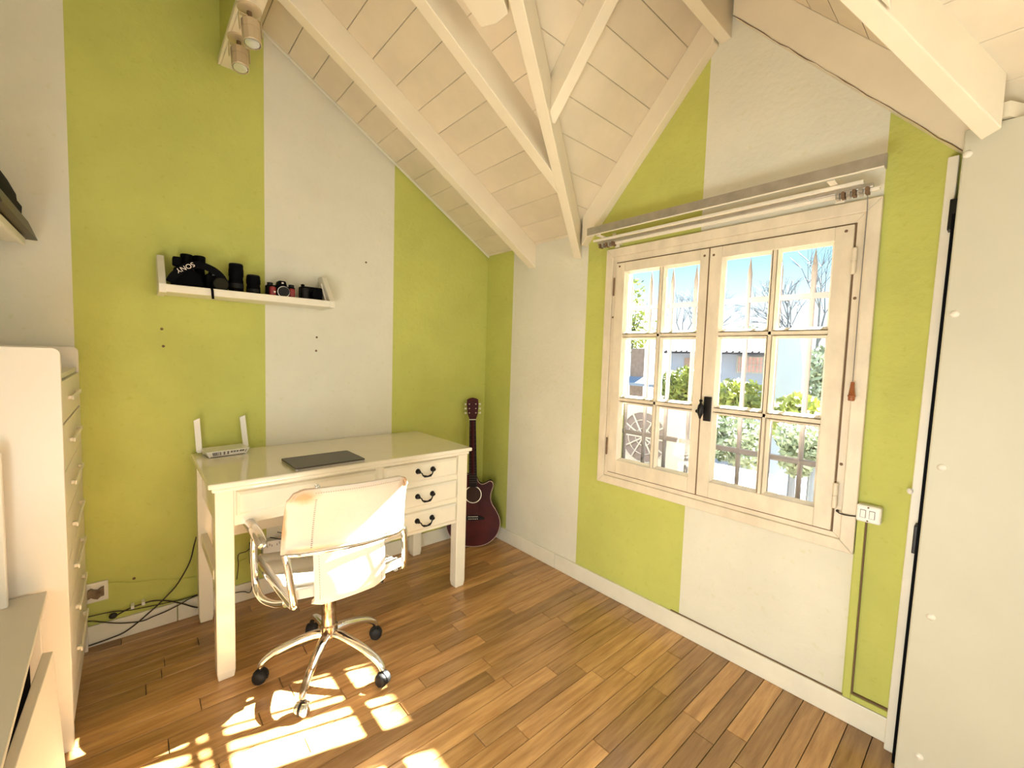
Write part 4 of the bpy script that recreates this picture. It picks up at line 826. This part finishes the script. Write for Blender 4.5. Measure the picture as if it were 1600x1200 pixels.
# ------------------------------------------------------------------ sockets, power strip, cables
t = thing('wall_socket', 'square cream wall socket with a dark scorched plug on the green stripe by the chest', 'socket', (-2.043, 0, 0.23))
mb = MB(); mb.box(-2.098, -2.013, -0.011, 0, 0.188, 0.273); obj('plate', mb, 'base', t, bev=0.004)
mb = MB(); mb.sheet([[(-2.076 + 0.05 * i / 5, -0.019, 0.212 + 0.036 * j / 4 + 0.006 * math.sin(i * 1.7)) for j in range(5)] for i in range(6)], 0.016); obj('plug', mb, mat('scorched_plastic', (0.30, 0.20, 0.10), 0.5, col2=(0.08, 0.045, 0.02), vscale=25), t, smooth=True)
def cable(pts, r, label, col='cord', y=-0.022):
    m_ = MB(); m_.tube(curve([(p[0], p[2] if len(p) > 2 else y, p[1]) for p in pts], 5), r, 6)
    return tag(obj('cable', m_, col), label, 'cable', 'cables along the wall by the desk')
cable([(-1.716, 0.42, -0.12), (-1.718, 0.36, -0.05), (-1.735, 0.268), (-1.779, 0.184), (-1.816, 0.142), (-1.867, 0.095), (-1.954, 0.032), (-2.016, 0.018), (-2.10, 0.012)], 0.0028, 'long black cable dropping from the desk edge and curving down to the floor')
cable([(-2.12, 0.128), (-2.072, 0.120), (-2.034, 0.101), (-1.974, 0.072), (-1.907, 0.055), (-1.867, 0.061), (-1.818, 0.069), (-1.771, 0.083), (-1.727, 0.099), (-1.66, 0.108)], 0.0026, 'black cable sagging low across the baseboard', y=-0.024)
cable([(-2.013, 0.256), (-1.97, 0.246), (-1.929, 0.232), (-1.842, 0.216), (-1.75, 0.190), (-1.64, 0.187), (-1.5, 0.215)], 0.0030, 'green painted cable running along the wall from the wall socket', col='wall_green', y=-0.004)
cc_ = cable([(-1.998, 0.112), (-1.979, 0.120), (-1.952, 0.130), (-1.91, 0.136), (-1.866, 0.136), (-1.817, 0.118), (-1.764, 0.085), (-1.706, 0.045), (-1.66, 0.05)], 0.0032, 'black cable held by two white clips above the baseboard', y=-0.030)
for x_, z_ in ((-1.937, 0.133), (-1.901, 0.137)):
    mb = MB(); mb.box(x_ - 0.006, x_ + 0.006, -0.036, -0.001, z_ - 0.007, z_ + 0.007); obj('clip', mb, 'plastic', cc_, bev=0.002)
mb = MB(); mb.sphere((-2.0, -0.030, 0.118), 0.012, (1.2, 0.8, 1.1)); obj('plug', mb, 'cord', cc_, smooth=True)
cable([(-2.12, 0.139), (-2.07, 0.137), (-2.003, 0.132), (-1.952, 0.118), (-1.899, 0.112), (-1.817, 0.104), (-1.728, 0.101), (-1.64, 0.112)], 0.0022, 'brown cable lying along the top edge of the baseboard', y=-0.018)
t = thing('power_strip', 'white power strip with rows of sockets hung on the wall under the desk', 'power strip', (-1.31, -0.02, 0.25))
mb = MB(); mb.box(-1.435, -1.190, -0.045, -0.001, 0.215, 0.292); obj('case', mb, 'plastic', t, bev=0.005)
for k in range(5):
    mb = MB(); x_ = -1.405 + k * 0.045
    mb.box(x_ - 0.012, x_ - 0.009, -0.0465, -0.045, 0.262, 0.272); mb.box(x_ - 0.001, x_ + 0.002, -0.0465, -0.045, 0.268, 0.279); mb.box(x_ + 0.009, x_ + 0.012, -0.0465, -0.045, 0.262, 0.272); obj('outlet', mb, 'vent', t)
t = thing('power_adapter', 'black power adapter hanging under the desk beside the chair arm', 'power adapter', (-1.475, -0.03, 0.235))
mb = MB(); mb.prism([(-1.490, -0.05, 0.190), (-1.478, -0.05, 0.172), (-1.465, -0.05, 0.172), (-1.460, -0.05, 0.19), (-1.460, -0.05, 0.295), (-1.490, -0.05, 0.300)], (0, 0.04, 0)); obj('brick', mb, 'rubber', t, bev=0.004)
mb = MB(); mb.tube(curve([(-1.472, -0.03, 0.174), (-1.478, -0.03, 0.107), (-1.490, -0.03, 0.045), (-1.52, -0.03, 0.058), (-1.56, -0.03, 0.065)]), 0.0022, 6); mb.tube(curve([(-1.480, -0.03, 0.285), (-1.505, -0.03, 0.262), (-1.540, -0.03, 0.255), (-1.541, -0.03, 0.20), (-1.548, -0.03, 0.13)]), 0.0022, 6); obj('lead', mb, 'cord', t)
cable([(-1.371, 0.334, -0.052), (-1.346, 0.322, -0.055), (-1.336, 0.300, -0.055), (-1.352, 0.293, -0.055), (-1.404, 0.315, -0.052)], 0.0025, 'short looped black cable lying above the power strip')
for (x_, z_) in [(-1.812, 1.276), (-1.816, 1.352), (-1.162, 1.349), (-1.165, 1.276), (-0.891, 1.794), (-1.93, 0.248)]:
    mb = MB(); mb.lathe((x_, 0, z_), (0, -1, 0), [(0, 0.006), (0.002, 0.0045), (0.0025, 0.001)], 8)
    o_ = obj('screw_hole_plug', mb, 'edge_dark', bpy.data.objects['wall_back'])

# ------------------------------------------------------------------ window grille outside the panes
t = thing('window_grille', 'grey metal bar grille outside the window with pointed tops', 'grille', (0.13, -1.6, 0.66))
for k in range(9):
    y_ = -1.108 - 0.1202 * k; mb = MB(); mb.lathe((0.13, y_, 0.62), (0, 0, 1), [(0, 0.0100), (1.02, 0.0100), (1.05, 0.0105), (1.125, 0.0008)], 8); obj('vertical_bar', mb, 'grille', t)
for z_ in (1.558, 0.885):
    mb = MB(); mb.box(0.122, 0.138, -2.16, -1.05, z_ - 0.011, z_ + 0.011); obj('horizontal_bar', mb, 'grille', t)
mb = MB(); mb.box(0.10, 0.138, -1.05, -1.03, 0.60, 1.80); mb.box(0.10, 0.138, -2.18, -2.16, 0.60, 1.80); obj('side_stile', mb, 'grille', t)

# ------------------------------------------------------------------ outside
mb = MB(); mb.box(-8, 80, -50, 60, -3.2, -3.0); struct('ground_outside', mb, 'concrete')
mb = MB(); mb.prism([(3.0, -1.8, -3.0), (3.25, -1.8, -3.0), (3.25, -3.55, -3.0), (3.0, -3.55, -3.0)], (0, 0, 6.43)); struct('sun_cutting_slab', mb, 'ext_wall')  # unseen slab added to block the sun from the lower panes
# terrace parapet and air-conditioning unit
tp = MB(); tp.box(0.95, 1.9, -0.98, 0.6, -3.0, 0.33); struct('terrace_wall', tp, 'skin', bev=0.01)
ac = thing('air_conditioner_unit', 'white outdoor air-conditioning unit with round fan behind the lower left panes', 'air conditioner', (1.4, -0.6, 0.33))
mb = MB(); mb.box(1.2, 1.52, -0.985, -0.20, 0.345, 0.915); mb.box(1.25, 1.47, -0.9, -0.85, 0.33, 0.345); mb.box(1.25, 1.47, -0.35, -0.3, 0.33, 0.345); obj('case', mb, 'ac', ac, bev=0.01)
mb = MB(); mb.lathe((1.203, -0.58, 0.655), (-1, 0, 0), [(0, 0.205), (0.004, 0.205), (0.005, 0.02)], 32); fan = obj('fan_recess', mb, 'fan', ac)
for k in range(12):
    a = 2 * PI * k / 12; mb = MB(); mb.tube([(1.19, -0.58, 0.655), (1.19, -0.58 + 0.205 * math.cos(a), 0.655 + 0.205 * math.sin(a))], 0.007, 5); obj('fan_guard_spoke', mb, 'ac', fan)
mb = MB()
for r in (0.07, 0.14, 0.205): mb.tube([(1.19, -0.58 + r * math.cos(2 * PI * k / 28), 0.655 + r * math.sin(2 * PI * k / 28)) for k in range(29)], 0.004, 5)
obj('fan_guard_ring', mb, 'ac', fan)
# house opposite
hs_ = thing('house', 'pale blue-grey house with mauve tiled roof and barred window across the gardens', 'house', (14, 4.5, -3))
mb = MB(); mb.box(12.2, 18, 1.95, 5.3, -3, 1.62); obj('wall', mb, 'ext_blue', hs_)
mb = MB(); mb.prism([(11.75, 1.8, 1.60), (13.6, 1.8, 2.26), (13.6, 1.8, 2.20), (11.75, 1.8, 1.54)], (0, 3.65, 0)); rf = obj('roof', mb, 'rooftile', hs_)
for k in range(20):
    y_ = 1.86 + k * 0.182; mb = MB(); mb.tube([(11.78, y_, 1.615), (13.58, y_, 2.262)], 0.035, 6); obj('roof_tile_row', mb, 'rooftile', rf)
mb = MB(); mb.box(12.14, 12.2, 2.2, 2.97, 0.98, 1.50); wn = obj('window', mb, 'ext_wall', hs_)
mb = MB(); mb.box(12.12, 12.15, 2.25, 2.92, 1.02, 1.22); mb.box(12.12, 12.15, 2.25, 2.92, 1.24, 1.46); obj('window_pane', mb, 'pink', wn)
mb = MB()
for k in range(8): mb.box(12.08, 12.11, 2.2 + k * 0.107, 2.215 + k * 0.107, 0.98, 1.5)
for k in range(5): mb.box(12.08, 12.11, 2.2, 2.97, 1.0 + k * 0.115, 1.012 + k * 0.115)
obj('window_bars', mb, 'ext_wall', wn)
mb = MB(); mb.box(12.12, 12.2, 4.25, 4.65, 0.85, 1.40); obj('window', mb, 'brick', hs_)
tag(obj('chimney', MB().box(18.6, 19.0, 5.88, 6.13, -1.0, 3.46).box(18.55, 19.05, 5.80, 6.20, 3.46, 3.60), 'ext_wall'), 'slim cream chimney rising against the sky behind the right window sash', 'chimney')
h2 = thing('house', 'narrow brown brick house side beyond the left window panes', 'house', (9, 4.6, -3))
mb = MB(); mb.box(9, 9.7, 4.25, 4.68, -3, 1.6); obj('wall', mb, 'brick', h2)
mb = MB(); mb.prism([(8.7, 3.6, 0.55), (9.0, 3.6, 0.72), (9.0, 5.2, 0.72), (8.7, 5.2, 0.55)], (0, 0, 0.08)); obj('awning', mb, 'ext_blue', h2)
tag(obj('garden_wall', MB().prism([(8.0, 0.18, -3), (8.0, 0.62, -3), (8.0, 0.62, 1.82), (8.0, 0.22, 1.95), (8.0, 0.12, 1.2)], (0.3, 0, 0)), 'ext_blue'), 'tall pale bluish rendered wall standing between the trees behind the right sash', 'wall')
tag(obj('terrace_block', MB().box(2.9, 3.6, -0.9, 0.3, -3.0, -0.05).box(2.85, 3.65, -0.95, 0.35, -0.05, 0.0), 'ext_wall', bev=0.01), 'low white terrace parapet below the bushes outside', 'parapet')

def foliage(name, label, c, rad, n, leaf, mt, cat='bush', trunk=None, seed=1):
    rnd = random.Random(seed); t_ = thing(name, label, cat, (c[0], c[1], -3.0), 'shrubs outside the window' if cat == 'bush' else 'leafy trees outside the window')
    m_ = MB()
    blobs = [(Vector((rnd.uniform(-1, 1) * rad[0] * 0.6, rnd.uniform(-1, 1) * rad[1] * 0.7, rnd.uniform(-1, 1) * rad[2] * 0.6)), rnd.uniform(0.3, 0.55)) for _ in range(14)]
    for _ in range(n):
        bc, br_ = rnd.choice(blobs); v = Vector((rnd.gauss(0, 1), rnd.gauss(0, 1), rnd.gauss(0, 1))).normalized() * (rnd.uniform(0.75, 1.05) * br_)
        p = Vector(c) + bc + Vector((v.x * rad[0], v.y * rad[1], v.z * rad[2])); s_ = leaf * rnd.uniform(0.6, 1.3)
        a = Vector((rnd.gauss(0, 1), rnd.gauss(0, 1), rnd.gauss(0, 1))).normalized() * s_; b_ = a.orthogonal().normalized() * s_ * 0.55
        m_.face([m_.b.verts.new(p - a), m_.b.verts.new(p + b_), m_.b.verts.new(p + a), m_.b.verts.new(p - b_)])
    f_ = obj('foliage', m_, mt, t_); f_['kind'] = 'stuff'
    m_ = MB(); m_.tube([(c[0], c[1], -3.0), (c[0] + 0.05, c[1], -1.5), (c[0], c[1], c[2])], [0.09, 0.07, 0.04], 7)
    for k in range(5):
        a = k * 1.3; m_.tube([(c[0], c[1], c[2] - 0.4 * rad[2]), (c[0] + rad[0] * 0.5 * math.cos(a), c[1] + rad[1] * 0.5 * math.sin(a), c[2] + rad[2] * 0.4)], [0.03, 0.012], 5)
    obj('trunk', m_, 'twig', t_); return t_
foliage('shrub', 'sunny yellow-green shrub under the blue-grey house wall', (7.2, 1.05, 0.50), (0.45, 0.50, 0.55), 2600, 0.075, 'leaf1', seed=2)
foliage('shrub', 'yellow-green shrub seen through the middle left panes', (7.6, 2.45, 0.62), (0.45, 0.45, 0.55), 2000, 0.075, 'leaf1', seed=3)
foliage('shrub', 'pale green shrub low behind the right sash next to the bluish wall', (6.4, -0.25, 0.35), (0.5, 0.55, 0.45), 2400, 0.07, 'leaf1', seed=4)
foliage('shrub', 'grey-green shrub behind the lower panes of the right sash', (4.4, -0.05, 0.20), (0.4, 0.40, 0.36), 2600, 0.05, 'leaf2', seed=5)
foliage('shrub', 'grey-green shrub at the lower right corner of the window', (4.6, -0.95, 0.15), (0.4, 0.42, 0.42), 2200, 0.05, 'leaf2', seed=6)
foliage('tree', 'leafy tree right of the bluish wall in the middle right pane', (9.5, 0.05, 1.15), (0.5, 0.65, 0.95), 2600, 0.08, 'leaf2', cat='tree', seed=7)
foliage('tree', 'tree with sparse foliage at the far left panes', (13.5, 7.6, 2.9), (1.0, 1.0, 1.7), 1500, 0.10, 'leaf1', cat='tree', seed=8)
foliage('tree', 'distant low treetop over the roof between the chimney and the mullion', (22, 6.3, 2.6), (1.0, 1.5, 0.7), 1000, 0.12, 'leaf2', cat='tree', seed=9)
def bare_tree(label, base, h, spread, seed, lean_=(0, 0)):
    rnd = random.Random(seed); m_ = MB()
    def grow(p, d, L, r, dep):
        q = p + d * L; m_.tube([p, q], [r, r * 0.7], 4)
        if dep == 0: return
        for _ in range(3 if dep > 1 else 4):
            nd = (d + Vector((rnd.uniform(-1, 1), rnd.uniform(-1, 1), rnd.uniform(-0.3, 0.7))) * spread).normalized(); grow(q, nd, L * rnd.uniform(0.62, 0.85), r * 0.6, dep - 1)
    grow(Vector(base), Vector((lean_[0], lean_[1], 1)).normalized(), h, 0.07, 5)
    t_ = thing('bare_tree', label, 'tree', base); obj('branches', m_, 'twig', t_); return t_
bare_tree('bare winter tree with fine twigs against the sky in the top right pane', (11, 0.45, -0.6), 1.35, 0.75, 5, (0, 0.12))
bare_tree('bare tree crown against the sky over the roof in the top left panes', (17, 7.0, 0.0), 1.4, 0.8, 9)
